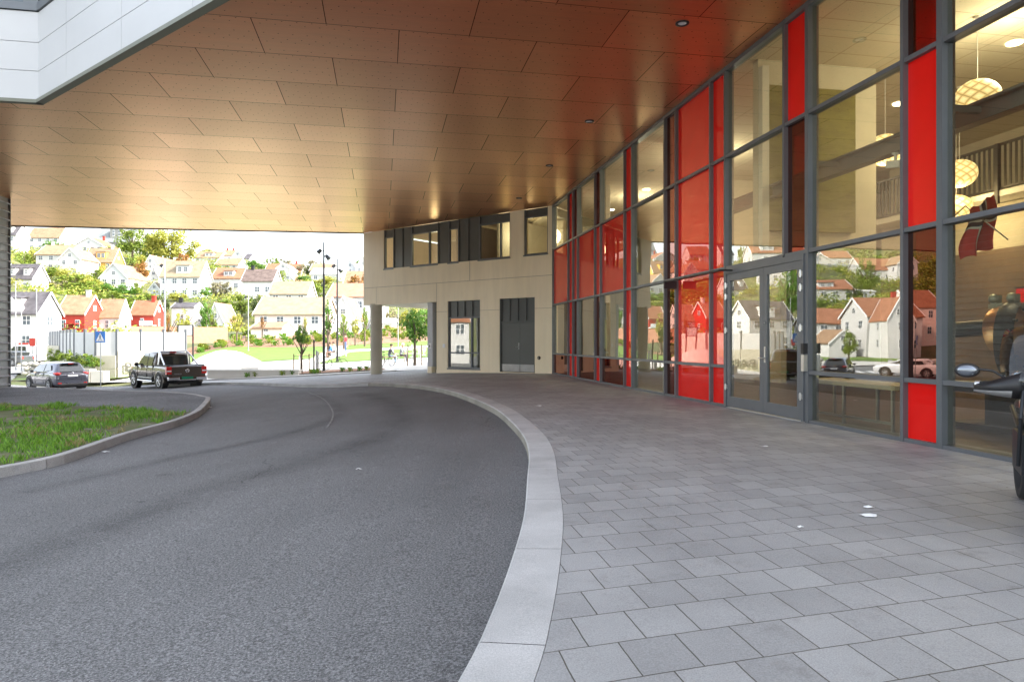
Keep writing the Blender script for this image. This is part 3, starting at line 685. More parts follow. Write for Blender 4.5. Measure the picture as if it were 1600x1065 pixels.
# louvred stair wall on the left, parallel to the glass front
lb_a = -19.06*cT+25.9*sT; lb_b = 19.06*sT+25.9*cT
mb = MB(); mb.box(lb_a-6, lb_a-.03, lb_b-9, lb_b-.003, -1.6, ZC-.002); lo = mb.build('louvred_wall', plain('mid grey sheet', (.36, .37, .37), .5, .1), B)
k = 0; z = -.42; mb = MB()
while z < ZC-.1:
    Mx_ = Matrix.Translation((lb_a-.05, 0, z+.12)) @ Matrix.Rotation(radians(28), 4, 'Y')
    mb.box(-.02, .10, lb_b-9, lb_b-.002, -.018, .018, M=Mx_); z += .31
mb.build('louvre', plain('pale grey slats', (.48, .49, .5), .5, .1), lo)
mb = MB(); mb.box(lb_a-.13, lb_a+.03, lb_b, lb_b+.04, -1.5, ZC-.003); mb.box(lb_a-.3, lb_a+.06, lb_b-9, lb_b+.08, -1.6, -.44); mb.build('corner_post', M['grey_metal'], lo)
# --- cream wall
CM = Matrix.Translation((CA, CB, 0)) @ Matrix(((cs[0], cwn[0], 0, 0), (cs[1], cwn[1], 0, 0), (0, 0, 1, 0), (0, 0, 0, 1)))
def cu(px):                                  # pixel column -> u along the cream wall and the ray length there
    a, b = loc_ray(px)                       # s*(a,b) = C + u*cs
    s = (CA*cs[1]-CB*cs[0])/(a*cs[1]-b*cs[0]); u = ((a*s-CA)/cs[0]); return u, s
def cz(px, py): return pz(py, cu(px)[1])
UL = 11.44
def wall_holes(mb, u0, u1, z0, z1, holes, t0, t1, M_, m=0):
    us = sorted({u0, u1}|{h[0] for h in holes}|{h[1] for h in holes}); zs = sorted({z0, z1}|{h[2] for h in holes}|{h[3] for h in holes})
    us = [u for u in us if u0 <= u <= u1]; zs = [z for z in zs if z0 <= z <= z1]
    for a, b in zip(us, us[1:]):
        run = None
        for c_, d in list(zip(zs, zs[1:]))+[(None, None)]:
            solid = c_ is not None and not any(h[0]-1e-6 <= a and b <= h[1]+1e-6 and h[2]-1e-6 <= c_ and d <= h[3]+1e-6 for h in holes)
            if solid: run = (run[0], d) if run else (c_, d)
            elif run: mb.box(a, b, t0, t1, run[0], run[1], m, M_); run = None
zsill = cz(599.5, 420); zsill2 = cz(797, 401); ZS = (zsill+zsill2)/2
uA, uB = cu(797)[0], cu(599.5)[0]; u5a, u5b = cu(856)[0], cu(818.5)[0]; z5 = cz(819, 398.5)
ZJ = 3.93; ZB = 3.08; ug = cu(682)[0]
uw0, uw1 = cu(750)[0], cu(699.4)[0]; zw0, zw1 = cz(724, 575), cz(724, 463.5)
ud0, ud1 = cu(835.5)[0], cu(780.5)[0]; zd1 = cz(800, 459.8)
mb = MB(); TW = -.32
wall_holes(mb, 0, UL, ZB, ZC-.003, [(uA, uB, ZS, ZC-.003), (u5a, u5b, z5, ZC-.003)], TW, 0, CM)
wall_holes(mb, 0, ug, .0, ZB, [(uw0, uw1, zw0, ZB), (ud0, ud1, 0, ZB)], TW, 0, CM)
for (a, b, z) in ((uw0, uw1, zw1), (ud0, ud1, zd1)): mb.box(a, b, TW, 0, z, ZB, 0, CM) if z < ZB else None
mb.box(UL-.32, UL, -9, TW, ZB, ZC-.003, 0, CM)                 # end wall of the upper storey
mb.box(0, ug, TW, .012, -.35, -.001, 0, CM)
wall = part(mb, 'cream_wall', M['cream'])
if zw1 > ZB or zd1 > ZB: print('NOTE heads above band', zw1, zd1, ZB)
mb = MB()                                                       # raised dark strips painted for the shadow gaps between wall panels
mb.box(0, UL, 0, .003, ZJ-.007, ZJ+.007, 0, CM); mb.box(cu(734)[0]-.01, cu(734)[0]+.01, 0, .003, ZJ+.011, ZS-.02, 0, CM)
mb.box(ug-.006, ug+.008, 0, .003, 0, ZJ-.012, 0, CM); zq = 2.62
for a, b in ((0, ud0), (ud1, uw0), (uw1, ug)): mb.box(a, b, 0, .003, zq-.005, zq+.005, 0, CM)
mb.box(cu(588)[0]-.004, cu(588)[0]+.004, 0, .003, ZB, ZJ-.012, 0, CM)
mb.build('panel_joint', plain('joint shadow gap', (.2, .17, .12), .8), wall)
def cwin(u0, u1, z0, z1, split=(), trans=(), head=None, ribs=0, inset=-.10):
    mb = MB(); f = .055
    ztop = head if head else z1
    mb.box(u0, u0+f, inset-.06, inset+.06, z0, z1, 0, CM); mb.box(u1-f, u1, inset-.06, inset+.06, z0, z1, 0, CM)
    mb.box(u0+f, u1-f, inset-.06, inset+.06, z0, z0+f, 0, CM); mb.box(u0+f, u1-f, inset-.06, inset+.06, ztop-f, ztop, 0, CM)
    for s in split: mb.box(s-f*.6, s+f*.6, inset-.05, inset+.055, z0+f, ztop-f, 0, CM)
    for t in trans: mb.box(u0+f, u1-f, inset-.045, inset+.05, t-f*.6, t+f*.6, 0, CM)
    mb.box(u0-.02, u1+.02, inset-.02, .03, z0-.05, z0-.002, 0, CM)
    o = part(mb, 'window', M['grey_metal'])
    g = MB(); g.box(u0+f, u1-f, inset-.012, inset-.002, z0+f, ztop-f, 0, CM); g.build('pane', M['glass'], o)
    if head and head < z1-.05:
        h = MB(); h.box(u0+f, u1-f, inset-.03, inset, head, z1, 0, CM)
        if ribs:
            for k in range(ribs): x = u0+f+(u1-u0-2*f)*k/(ribs-1); h.box(x-.018, x+.018, inset, inset+.05, head+.03, z1-.03, 0, CM)
        h.build('head_panel', M['dgrey_panel'], o)
    return o
zh = ZS+(ZC-ZS)*.80
seq = [(599.5,614.5,'w',()),(614.5,628.2,'p',()),(628.2,641.2,'p',()),(641.2,684,'w',(669.5,)),(684,699.8,'p',()),(699.8,716,'w',()),(716,731,'p',()),(731,747.2,'p',()),(747.2,797,'w',(780.7,))]
pm = MB()
for x0, x1, k, sp in seq:
    a, b = cu(x1)[0], cu(x0)[0]
    if k == 'w': cwin(a, b, ZS, ZC-.004, [cu(q)[0] for q in sp], (), ZS+(ZC-.004-ZS)*.82)
    else: pm = MB(); pm.box(a+.012, b-.012, -.16, -.05, ZS, ZC-.004, 0, CM); pm.box(b-.03, b-.001, -.05, -.01, ZS, ZC-.004, 0, CM); part(pm, 'cladding_panel', M['dgrey_panel'])
pm.box(uA, uB, -.2, -.161, ZS, ZC-.005, 0, CM) if False else None
cwin(u5a, u5b, z5, ZC-.004, (), (), z5+(ZC-.004-z5)*.84)
cwin(uw0, uw1, zw0, min(zw1, ZB), [cu(735.5)[0]], [cz(724, 550.5)], cz(724, 494.5), 5)
# room boxes behind the cream wall windows
mb = MB()
mb.box(.3, UL-.4, -5.0, -4.9, 3.3, ZC, 0, CM); mb.box(.3, UL-.4, -4.9, TW, 3.3, 3.4, 0, CM); mb.box(3.2, 3.3, -4.9, TW-.2, 3.4, ZC, 0, CM); mb.box(5.6, 5.7, -4.9, TW-.2, 3.4, ZC, 0, CM)
mb.box(.3, ug, -4, -3.9, 0, 3.0, 1, CM); mb.box(.3, ug-.1, -3.9, TW, -.1, 0, 1, CM); mb.box(ug-.12, ug-.002, -4, TW, 0, ZB, 0, CM); mb.box(.15, .25, -4, TW-.01, 0, ZB, 1, CM)
part(mb, 'interior_wall', [M['int_wall'], M['int_wood']])
# grey double door with head panel, handle and kick plates
mb = MB(); zl = cz(808, 502.8); mb.box(ud0, ud0+.05, -.18, -.02, 0, zd1, 0, CM); mb.box(ud1-.05, ud1, -.18, -.02, 0, zd1, 0, CM)
mb.box(ud0+.05, ud1-.05, -.16, -.03, zl-.02, zl+.05, 0, CM); mb.box(ud0+.05, ud1-.05, -.14, -.10, zl+.05, zd1, 0, CM)
for k in range(5): x = ud0+.06+(ud1-ud0-.12)*k/4; mb.box(x-.02, x+.02, -.10, -.05, zl+.08, zd1-.03, 0, CM)
dr = part(mb, 'double_door', M['dgrey_panel'])
um = cu(810.8)[0]
for a, b in ((ud0+.055, um-.004), (um+.004, ud1-.055)):
    l = MB(); l.box(a, b, -.13, -.075, .02, zl-.025, 0, CM); lf = l.build('door_leaf', plain('dark olive grey door', (.105, .11, .10), .45, .1, .06, 1), dr)
    kk = MB(); kk.box(a+.01, b-.01, -.075, -.068, .03, .33, 0, CM); kk.build('kick_plate', M['steel'], dr)
h = MB(); h.box(um+.03, um+.08, -.075, -.06, .95, 1.22, 0, CM); h.tube(CM @ Vector((um+.055, -.06, 1.05)), CM @ Vector((um+.055, .0, 1.05)), .012); h.tube(CM @ Vector((um+.055, -.002, 1.05)), CM @ Vector((um+.2, -.002, 1.05)), .011)
h.build('handle', M['steel'], dr)
# small wall fittings
q = MB(); q.box(cu(694)[0]-.07, cu(694)[0]+.07, 0, .03, 1.0, 1.17, 0, CM); part(q, 'wall_socket', M['white'])
q = MB(); q.lathe([(.07, 0), (.07, .03), (.03, .05)], 12, CM @ Matrix.Translation((cu(842.5)[0], 0, .62)) @ Matrix.Rotation(radians(-90), 4, 'X')); part(q, 'wall_tap', M['dark_metal'])
# recessed corner: soffit, round column, pier
su = UL; mb = MB(); mb.prism([tuple((CM @ Vector((x, y, 0)))[:2]) for x, y in ((ug+.01, -.33), (UL-.33, -.33), (UL-.33, -4.2), (ug+.01, -4.2))], ZB-.001, ZB+.1)
part(mb, 'porch_soffit', plain('beige porch soffit', (.62, .52, .36), .4, 0, .05))
mb = MB(); ue = cu(663)[0]; 
c0 = at(588, 582, 33.9); a = c0.x*cT+c0.y*sT; b = -c0.x*sT+c0.y*cT
mb = MB(); mb.lathe([(.29, terr(c0.x, c0.y)-.1), (.29, ZB+.05)], 28, Matrix.Translation((a, b, 0))); part(mb, 'column', M['concrete2'])
mb = MB(); u_, v_ = cu(668.5)[0]+.02, -.36
mb.box(u_-.16, u_+.16, v_-.2, v_+.2, .12, ZB-.003, 0, CM); mb.box(u_-.06, u_+.2, v_-.22, v_+.16, -.3, .12, 1, CM); part(mb, 'pier', [M['fascia'], M['cream']])
mb = MB(); mb.box(ug+.015, u_-.165, v_-.3, v_-.02, -.3, ZB-.003, 0, CM); part(mb, 'grey_post', M['dgrey_panel'])
q = MB(); q.box(u_-.07, u_+.07, v_+.2, v_+.22, .95, 1.2, 0, CM); q.box(u_-.02, u_+.02, v_+.22, v_+.226, 1.0, 1.12, 1, CM); part(q, 'door_panel_sign', [M['white'], M['black']])
# --- glass front
ZT = [0, .80, 2.73, 4.92, ZC]
FR = MB()
def mull(px, wd=.06, z0=0, z1=ZC, d0=-.07, d1=.10):
    b = fac_b(px); FR.box(PLA+d0, PLA+d1, b-wd/2, b+wd/2, z0, z1-.002); return b
Mpx = [865.5, 889.4, 897, 904.5, 931.5, 940.5, 978, 990.2, 1041.6, 1059, 1113.5, 1136.8, 1229.5, 1266, 1416, 1475]
kinds = {  # row 1 (bottom) .. 4 (top) for each bay, counted from the cream wall
 0: 'd t g g', 1: 'r r r r', 2: 'd t d d', 3: 'd t g g', 4: 't t d d', 5: 'd t g g', 6: 'r r r r', 7: 'g g g g', 8: 'd d d d', 9: 'r t r r', 10: 'r t r r',
 11: '- - g g', 12: '- - d r', 13: 'g g g g', 14: 'r d r d', 15: 'g g g g', 16: 'g g g g', 17: 'r r g g', 18: 'g g g g'}
# order the rows properly: (row1,row2,row3,row4)
K = {0: 'dgtg', 1: 'rrrr', 2: 'rdtd', 3: 'dgtg', 4: 'rdtd', 5: 'dgtg', 6: 'rrrr', 7: 'gggg', 8: 'dddd', 9: 'rtrr', 10: 'rtrr', 11: '--gg', 12: '--dr', 13: 'gggg', 14: 'rdrd', 15: 'gggg', 16: 'gggg', 17: 'rrdr', 18: 'gggg'}
bs = [fac_b(p) for p in Mpx]+[fac_b(1475)-3.0, fac_b(1475)-6.0, fac_b(1475)-6.6, fac_b(1475)-9.6]
GM = {'g': M['glass'], 'r': M['redglass'], 't': M['redtrans'], 'd': M['dkred']}
for i, b in enumerate(bs):
    wd = .055 if i not in (13, 15) else .085
    z0 = 2.73 if i == 12 else 0
    FR.box(PLA-.07, PLA+.12, b-wd/2, b+wd/2, z0, ZC-.002)
bmin = bs[-1]; bmax = bs[0]
for zt in ZT[1:4]:
    for i in range(len(bs)-1):
        if zt < 2 and i in (11, 12): continue
        e0 = (.0425 if i in (13, 15) else .0275); FR.box(PLA-.06, PLA+.10, bs[i+1]+.03, bs[i]-.03, zt-.03, zt+.03)
FR.box(PLA-.06, PLA+.10, bmin, bs[13]-.05, 0, .05); FR.box(PLA-.06, PLA+.10, bs[11]+.04, bmax, 0, .05)
FR.box(PLA-.065, PLA+.11, bmin, bmax, ZC-.085, ZC-.004)
front = part(FR, 'curtain_wall_frame', M['grey_metal'])
for i in range(len(bs)-1):
    for r in range(4):
        k = K[i][r]
        if k == '-': continue
        tilt = rnd.uniform(-.0016, .0016); tz = rnd.uniform(-.0016, .0016)
        hw = (bs[i]-bs[i+1])/2-.02; z0, z1 = ZT[r]+.02, ZT[r+1]-.02
        mb = MB(); mb.box(-.005, .005, -hw, hw, -(z1-z0)/2, (z1-z0)/2)
        o = mb.build('glass_pane', GM[k], front, (PLA+.01, (bs[i]+bs[i+1])/2, (z0+z1)/2)); o.rotation_euler = (0, tilt, tz)
# base drip edge
mb = MB(); mb.box(PLA-.03, PLA+.2, bmin, bs[13]-.05, -.25, -.001); mb.box(PLA-.03, PLA+.2, bs[11]+.04, bmax, -.25, -.001); mb.box(PLA-.05, PLA+.2, bs[13]-.04, bs[11]+.04, -.25, .012); part(mb, 'threshold', M['concrete'])
# entrance double door
DM = MB(); b0, b1 = bs[13]+.05, bs[11]-.035; zt = 2.70
DM.box(PLA-.09, PLA+.08, b0, b0+.07, .013, zt); DM.box(PLA-.09, PLA+.08, b1-.07, b1, .013, zt); DM.box(PLA-.09, PLA+.08, b0+.07, b1-.07, zt-.1, zt)
ed = part(DM, 'entrance_door', M['grey_metal'])
pxm = 1198.5; bm_ = fac_b(pxm)
for a, b, side in ((b0+.075, bm_-.003, 1), (bm_+.003, b1-.075, -1)):
    l = MB(); f = .115; zb0, zb1 = .03, zt-.105
    l.box(PLA-.075, PLA-.015, a, a+f, zb0, zb1); l.box(PLA-.075, PLA-.015, b-f, b, zb0, zb1); l.box(PLA-.075, PLA-.015, a+f, b-f, zb0, zb0+.2); l.box(PLA-.075, PLA-.015, a+f, b-f, zb1-.13, zb1)
    lf = l.build('door_leaf', M['grey_metal'], ed)
    g = MB(); g.box(PLA-.05, PLA-.04, a+f, b-f, zb0+.2, zb1-.13); g.build('door_pane', M['glass'], ed)
    hb = a-.01 if side == 1 else b+.01
    for z in (.35, 1.45, 2.1, 2.32):
        g = MB(); g.tube((PLA-.1, hb, z), (PLA-.1, hb, z+.12), .016); g.box(PLA-.1, PLA-.074, hb-.045, hb+.045, z+.02, z+.10); g.build('hinge', M['steel'], ed)
g = MB(); hb = bm_-.06; g.box(PLA-.085, PLA-.076, hb-.02, hb+.02, .92, 1.2); g.tube((PLA-.085, hb, 1.0), (PLA-.13, hb, 1.0), .010); g.tube((PLA-.13, hb, 1.0), (PLA-.13, hb+.13, 1.0), .010); g.ball((PLA-.085, hb, 1.62), .016); g.build('handle', M['steel'], ed)
g = MB(); g.box(PLA-.14, PLA-.07, bs[13]+.0-.035, bs[13]+.035, .82, 1.08); ib = g.build('intercom', M['steel'], B)
g = MB(); g.box(PLA-.145, PLA-.07, bs[13]-.035, bs[13]+.035, 1.1, 1.26); g.build('card_reader', M['black'], B)
g = MB(); z = 2.62; bb = fac_b(1062)
g.box(PLA-.36, PLA-.30, b1-.3, bb, z+.02, z+.05); g.box(PLA-.36, PLA-.09, b1-.32, b1-.27, z+.02, z+.05); g.box(PLA-.38, PLA-.08, bb-.02, bb+.03, z-.13, z+.05); g.build('door_restrictor_bar', M['black'], B)
# --- the hall behind the glass
mb = MB(); mb.box(PLA+.2, PLA+12, bmin, 38, -.12, -.02); part(mb, 'hall_floor', M['int_floor'])
mb = MB(); mb.box(PLA+.12, PLA+12, bmin, 38, ZC-.02, ZC+.12); part(mb, 'hall_ceiling', M['tile'])
mb = MB()
mb.box(PLA+6.5, PLA+6.7, bmin, 16.2, 3.3, 4.28); mb.box(PLA+11, PLA+11.2, bmin, 38, -.02, ZC-.02)
mb.box(PLA+.5, PLA+11, 37.6, 37.8, -.02, ZC-.02); mb.box(PLA+5.6, PLA+5.8, 19.5, 37.6, -.02, ZC-.02); mb.box(PLA+.2, PLA+11, bmin-.2, bmin, -.02, ZC-.02)
mb.box(PLA+.35, PLA+2.9, 11.92, 12.1, 2.8, ZC-.02); mb.box(PLA+3.0, PLA+5.6, 21, 21.15, 3.5, ZC-.02)
part(mb, 'hall_wall', M['int_wall'])
mb = MB(); mb.box(PLA+6.48, PLA+6.499, bmin, 16.2, -.02, 3.3); mb.box(PLA+6.5, PLA+6.7, bmin, 16.2, -.02, 3.3, 0); part(mb, 'timber_wall', M['int_wood'])
mb = MB(); mb.box(PLA+.5, PLA+2.35, 11.80, 11.915, 3.4, 6.15); part(mb, 'felt_panel', M['felt'])
mb = MB(); mb.box(PLA+1.0, PLA+1.25, 11.74, 11.797, 4.3, 5.2); mb.box(PLA+.36, PLA+.5, 11.78, 11.918, 3.0, 6.5); part(mb, 'wall_niche', M['int_white'])
mb = MB(); mb.box(PLA+5.9, PLA+11, bmin, 19.4, 4.30, 4.42); bal = part(mb, 'balcony', M['int_white'])
mb = MB(); bb = bmin
while bb < 19.3: mb.box(PLA+5.93, PLA+5.95, bb, bb+.045, 4.5, 5.36); bb += .125
mb.box(PLA+5.92, PLA+5.97, bmin, 19.3, 5.36, 5.41); mb.box(PLA+5.92, PLA+5.97, bmin, 19.3, 4.46, 4.5)
for k in range(10): mb.box(PLA+5.86, PLA+5.92, bmin+.5+k*2, bmin+.58+k*2, 4.15, 5.4)
mb.build('railing', M['black'], bal)
mb = MB(); mb.box(PLA+9, PLA+9.06, 9, 10.0, 4.42, 6.3); mb.box(PLA+9, PLA+9.06, 13, 13.9, 4.42, 6.3); mb.box(PLA+9.07, PLA+9.2, bmin, 19, 4.42, ZC-.02, 1); mb.build('gallery_wall', [M['black'], M['int_wall']], bal)
mb = MB(); mb.box(PLA+.5, PLA+.68, bmin, 14.0, 4.00, 4.03); mb.box(PLA+.5, PLA+.68, bmin, 14.0, 4.22, 4.25); mb.box(PLA+.58, PLA+.6, bmin, 14, 4.03, 4.22)
for b_ in (bs[13], bs[15], bs[16]): mb.box(PLA+.12, PLA+.5, b_-.03, b_+.03, 4.08, 4.16)
part(mb, 'steel_beam', M['grey_metal'])
mb = MB()
for b_ in (bs[7]-.25, bs[3]-.2, 16.2): mb.lathe([(.16, -.02), (.16, ZC-.02)], 20, Matrix.Translation((PLA+.9, b_, 0)))
part(mb, 'hall_column', M['int_white'])
# stair flight seen through the middle panes
mb = MB()
for k in range(0): mb.box(PLA+3.2, PLA+4.8, 15.2+k*.28, 15.48+k*.28, .25+k*.31, .31+k*.31)
mb.box(PLA+3.15, PLA+3.2, 15.2, 19, 0, .2) if False else None

# frosted strips inside the glass edges
# downlights in the soffit
for px, py in ((1066, 36), (921, 189), (858.5, 258), (811, 309)):
    s = (ZC-EYE)*F/(HY-py); a, b = loc_ray(px); a *= s; b *= s
    mb = MB(); mb.lathe([(.115, .002), (.115, -.014), (.075, -.014), (.07, -.002)], 24, Matrix.Translation((a, b, ZC)))
    d = part(mb, 'downlight', M['black'])
    mb = MB(); mb.lathe([(.001, -.006), (.07, -.006)], 20, Matrix.Translation((a, b, ZC))); mb.lathe([(.03, -.012), (.001, -.02)], 12, Matrix.Translation((a, b, ZC))); mb.build('lamp_lens', M['lamp_glass'], d)
# the storeys over the hall and the wing running on behind the viewer (this mass shades the drive)
mb = MB(); mb.box(PLA+.0, PLA+22, -5, 38, ZC+.125, 21); part(mb, 'upper_floors', M['fascia'])
mb = MB(); mb.box(PLA+.0, PLA+22, -5, bmin-.2, -.3, ZC+.12); mb.box(PLA+12.1, PLA+22, bmin-.2, 38, -.3, ZC+.12); mb.prism([tuple((CM @ Vector((x, y, 0)))[:2]) for x, y in ((-.4, -.01), (UL-.01, -.01), (UL-.01, -9), (-.4, -9))], ZC+.124, 10.4); part(mb, 'rear_wing', M['cream'])
# ---------------------------------------------------------------- things in the hall
def facpt(px, py, dep):
    a, b = loc_ray(px); s = (PLA+dep)/a; p = L2W(PLA+dep, b*s); p.z = pz(py, s); return p, s
m, n, b = nodes('lit pleated lampshade'); c = coords(n)
def stripes(sgn):
    w_ = n.nodes.new('ShaderNodeTexWave'); w_.wave_type = 'BANDS'; w_.bands_direction = 'DIAGONAL'
    mp = n.nodes.new('ShaderNodeMapping'); mp.inputs['Scale'].default_value = (9, 9*sgn, 14); 
    sp_ = n.nodes.new('ShaderNodeSeparateXYZ'); n.links.new(c, sp_.inputs[0])
    ang = math1(n, 'ARCTAN2', sp_.outputs[1], sp_.outputs[0])
    v_ = math1(n, 'ADD', math1(n, 'MULTIPLY', ang, 9*sgn), math1(n, 'MULTIPLY', sp_.outputs[2], 42))
    return math1(n, 'ABSOLUTE', math1(n, 'SINE', math1(n, 'MULTIPLY', v_, .5)))
q = math1(n, 'MINIMUM', stripes(1), stripes(-1)); colr = ramp(n, q, [(0, (.30, .17, .05)), (.25, (.75, .5, .2)), (.8, (1, .8, .42))])
n.links.new(colr, b.inputs['Emission Color']); b.inputs['Emission Strength'].default_value = .30; n.links.new(colr, b.inputs['Base Color']); M['shade'] = m
pend = [(1527, 152, 3.0, .34, 'pleated globe pendant lamp glowing nearest, above the steel beam'), (1383, 234, 3.2, .36, 'pleated globe pendant lamp glowing behind the wide pane left of the red panel'),
        (1499, 271, 5.3, .34, 'pleated globe pendant lamp glowing halfway down beside the gallery railing'), (1494, 324, 5.6, .32, 'pleated globe pendant lamp glowing lowest, half hidden by the window post')]
for px, py, dep, r, lab in pend:
    p, s = facpt(px, py, dep); e = empty('pendant_lamp', (p.x, p.y, p.z), 0, lab, 'lamp', 'pleated pendant lamps in the hall')
    mb = MB(); mb.ball((0, 0, 0), r, r, r*.86, 26, 15); mb.build('lamp_shade', M['shade'], e)
    mb = MB(); mb.tube((0, 0, r*.8), (0, 0, ZC-p.z-.02), .006, 6); mb.lathe([(.05, ZC-p.z-.06), (.05, ZC-p.z-.021)], 12); mb.build('cord', M['white'], e)
    li = bpy.data.lights.new('lamp_light', 'POINT'); li.energy = 15; li.color = (1, .74, .42); li.shadow_soft_size = .3
    lo_ = bpy.data.objects.new('lamp_light', li); C.objects.link(lo_); lo_.parent = e; lo_.location = (0, 0, -r-.05)
# hall ceiling lamps that show as small bright spots
m, n, b = nodes('lit ceiling lamp'); b.inputs['Emission Color'].default_value = (1, .85, .6, 1); b.inputs['Emission Strength'].default_value = 3; M['litlamp'] = m
for px, py, dep in ((1010, 232, 2.5), (955, 268, 2.5), (1585, 92, 4.5), (1405, 180, 4.8)):
    a, b_ = loc_ray(px); s = (PLA+dep)/a
    mb = MB(); mb.lathe([(.001, 0), (.13, 0), (.13, .03)], 16, Matrix.Translation((PLA+dep, b_*s, ZC-.045))); part(mb, 'ceiling_lamp', M['litlamp'])
for aa, bb_ in ((PLA+2.6, 24), (PLA+2.6, 18), (PLA+3.5, 9.5), (6.0, 29.2), (2.6, 33.0)):
    li = bpy.data.lights.new('hall_light', 'POINT'); li.energy = 44; li.color = (1, .87, .66); li.shadow_soft_size = .35
    lo_ = bpy.data.objects.new('hall_light', li); C.objects.link(lo_); lo_.parent = B; lo_.location = (aa, bb_, 5.9)
    if aa < PLA: li.energy = 12
# spot camera on the beam
p, s = facpt(1399, 256, .45); e = empty('security_camera', (p.x, p.y, p.z), TH, 'white security camera hanging from the steel beam behind the wide pane', 'camera')
mb = MB(); mb.box(-.05, .05, -.13, .13, -.05, .05, M=Matrix.Rotation(.2, 4, 'X')); mb.build('body', M['white'], e)
mb = MB(); mb.tube((0, 0, .05), (0, 0, .14), .02); mb.lathe([(.05, .14), (.05, .16)], 12); mb.build('bracket', M['white'], e)
mb = MB(); mb.tube((.0, -.13, -.02), (0, -.19, -.04), .045, 12); mb.build('lens', M['chrome'], e)
# flag on a slanted pole
p, s = facpt(1533, 345, 2.2)
fe = empty('flag', (p.x, p.y, p.z), TH, 'red flag with white-edged dark blue cross hanging on a slanted pole behind the glass', 'flag')
mb = MB(); mb.tube((0, .35, .35), (0, -.55, -.42), .012); mb.tube((0, .35, .35), (0, .75, .1), .012); mb.build('pole', M['galv'], fe)
mb = MB(); NX, NY = 44, 32; W_, H_ = .95, .62
for j in range(NY+1):
    for i in range(NX+1):
        u_ = i/NX; v_ = j/NY; fold = .07*sin(v_*9+u_*2)*(.3+u_)
        xx = (v_-.5)*(.52+.12*sin(u_*3)); mb.v.append((xx+.05*sin(u_*6), -.02+fold+.1*u_, .18+.34*v_*(1-u_)-.88*u_*(1-.25*v_)+.03*sin(v_*12)))
for j in range(NY):
    for i in range(NX):
        u_ = (i+.5)/NX; v_ = (j+.5)/NY; x = u_*22; y = v_*16
        k = 0
        if 6 <= x <= 10 or 6 <= y <= 10: k = 1
        if 7 <= x <= 9 or 7 <= y <= 9: k = 2
        o_ = j*(NX+1)+i; mb.f.append([o_, o_+1, o_+NX+2, o_+NX+1]); mb.m.append(k); mb.sm.append(True)
fl = mb.build('cloth', [plain('flag red', (.6, .02, .02), .8), M['white'], plain('flag blue', (.01, .015, .06), .8)], fe)
fe.scale = (.82,)*3; md = fl.modifiers.new('solid', 'SOLIDIFY'); md.thickness = .004
# copper machine exhibit
p, s = facpt(1585, 560, 2.3)
me_ = empty('turbine_exhibit', (p.x, p.y, 0), TH, 'copper and steel machine exhibit with domed hood standing behind the showroom pane', 'machine')
cop = plain('copper', (.55, .30, .16), .3, 1, .15)
mb = MB(); mb.lathe([(.52, -.12), (.55, -.05), (.55, .05), (.52, .12)], 32, Matrix.Translation((0, 0, 1.32)) @ Matrix.Rotation(radians(90), 4, 'X') @ Matrix.Rotation(.5, 4, 'Y')); mb.build('rim', M['dark_metal'], me_)
mb = MB(); prof = [(.50*cos(t*pi/2/7), .36*sin(t*pi/2/7)) for t in range(8)]; mb.lathe(prof, 30, Matrix.Translation((0, .02, 1.34)) @ Matrix.Rotation(radians(70), 4, 'X')); mb.build('hood', cop, me_)
mb = MB()
for k in range(10): mb.tube((.42*cos(k*.63), -.26, 1.34+.42*sin(k*.63)), (.42*cos(k*.63), -.36, 1.34+.42*sin(k*.63)), .022)
mb.tube((0, .5, 1.5), (-.35, 1.0, 1.45), .12, 14); mb.tube((-.3, .95, 1.45), (-.4, 1.15, 1.43), .16, 14); mb.build('shaft', M['dark_metal'], me_)
mb = MB()
for y in (-.3, .0, .3): mb.box(-.05, .05, y-.05, y+.05, 1.7, 1.98); mb.ball((-.05, y, 1.93), .07); 
mb.box(-.04, .04, -.4, .4, 1.78, 1.85); mb.build('linkage', plain('pale cast metal', (.5, .5, .42), .4, .7), me_)
mb = MB(); mb.box(-.5, .5, -.7, .9, .55, .68); mb.prism([(-.3, -.5), (.3, -.5), (.3, .2), (-.3, .2)], 0, .55); mb.box(-.45, .45, -.65, .8, 0, .08); mb.build('plinth', M['black'], me_)
# table behind the pane right of the doors
p, s = facpt(1345, 600, .75)
te = empty('table', (p.x, p.y, 0), TH, 'narrow table with pale wooden top and steel legs inside the pane right of the doors', 'table')
tz = .66; mb = MB(); mb.box(-.35, .35, -1.15, 1.15, tz-.06, tz); mb.build('table_top', M['beige'], te)
for x in (-.3, .3):
    for y in (-1.05, 0, 1.05): mb = MB(); mb.box(x-.02, x+.02, y-.02, y+.02, 0, tz-.061); mb.build('leg', M['steel'], te)
mb = MB(); mb.box(-.32, -.28, -1.03, -.02, .1, .14); mb.box(-.32, -.28, .02, 1.03, .1, .14); mb.build('stretcher', M['steel'], te)
# red and dark posters on the timber wall
for b_, z_, hh_, lab in ((11.6, 1.3, 1.1, 'dark red framed board hanging on the timber wall behind the machine'), (10.0, 1.4, 1.0, 'large dark screen hanging on the timber wall')):
    p = L2W(PLA+6.44, b_); mb = MB(); mb.box(-.02, .02, -.55, .55, 0, hh_); mb.box(-.03, -.02, -.58, .58, -.03, 0, 1); mb.box(-.03, -.02, -.58, .58, hh_, hh_+.03, 1)
    o = mb.build('wall_board', [M['redglass'] if 'red' in lab else M['carglass'], M['dark_metal']], None, (p.x, p.y, z_)); o.rotation_euler = (0, 0, TH); tag(o, lab, 'board')
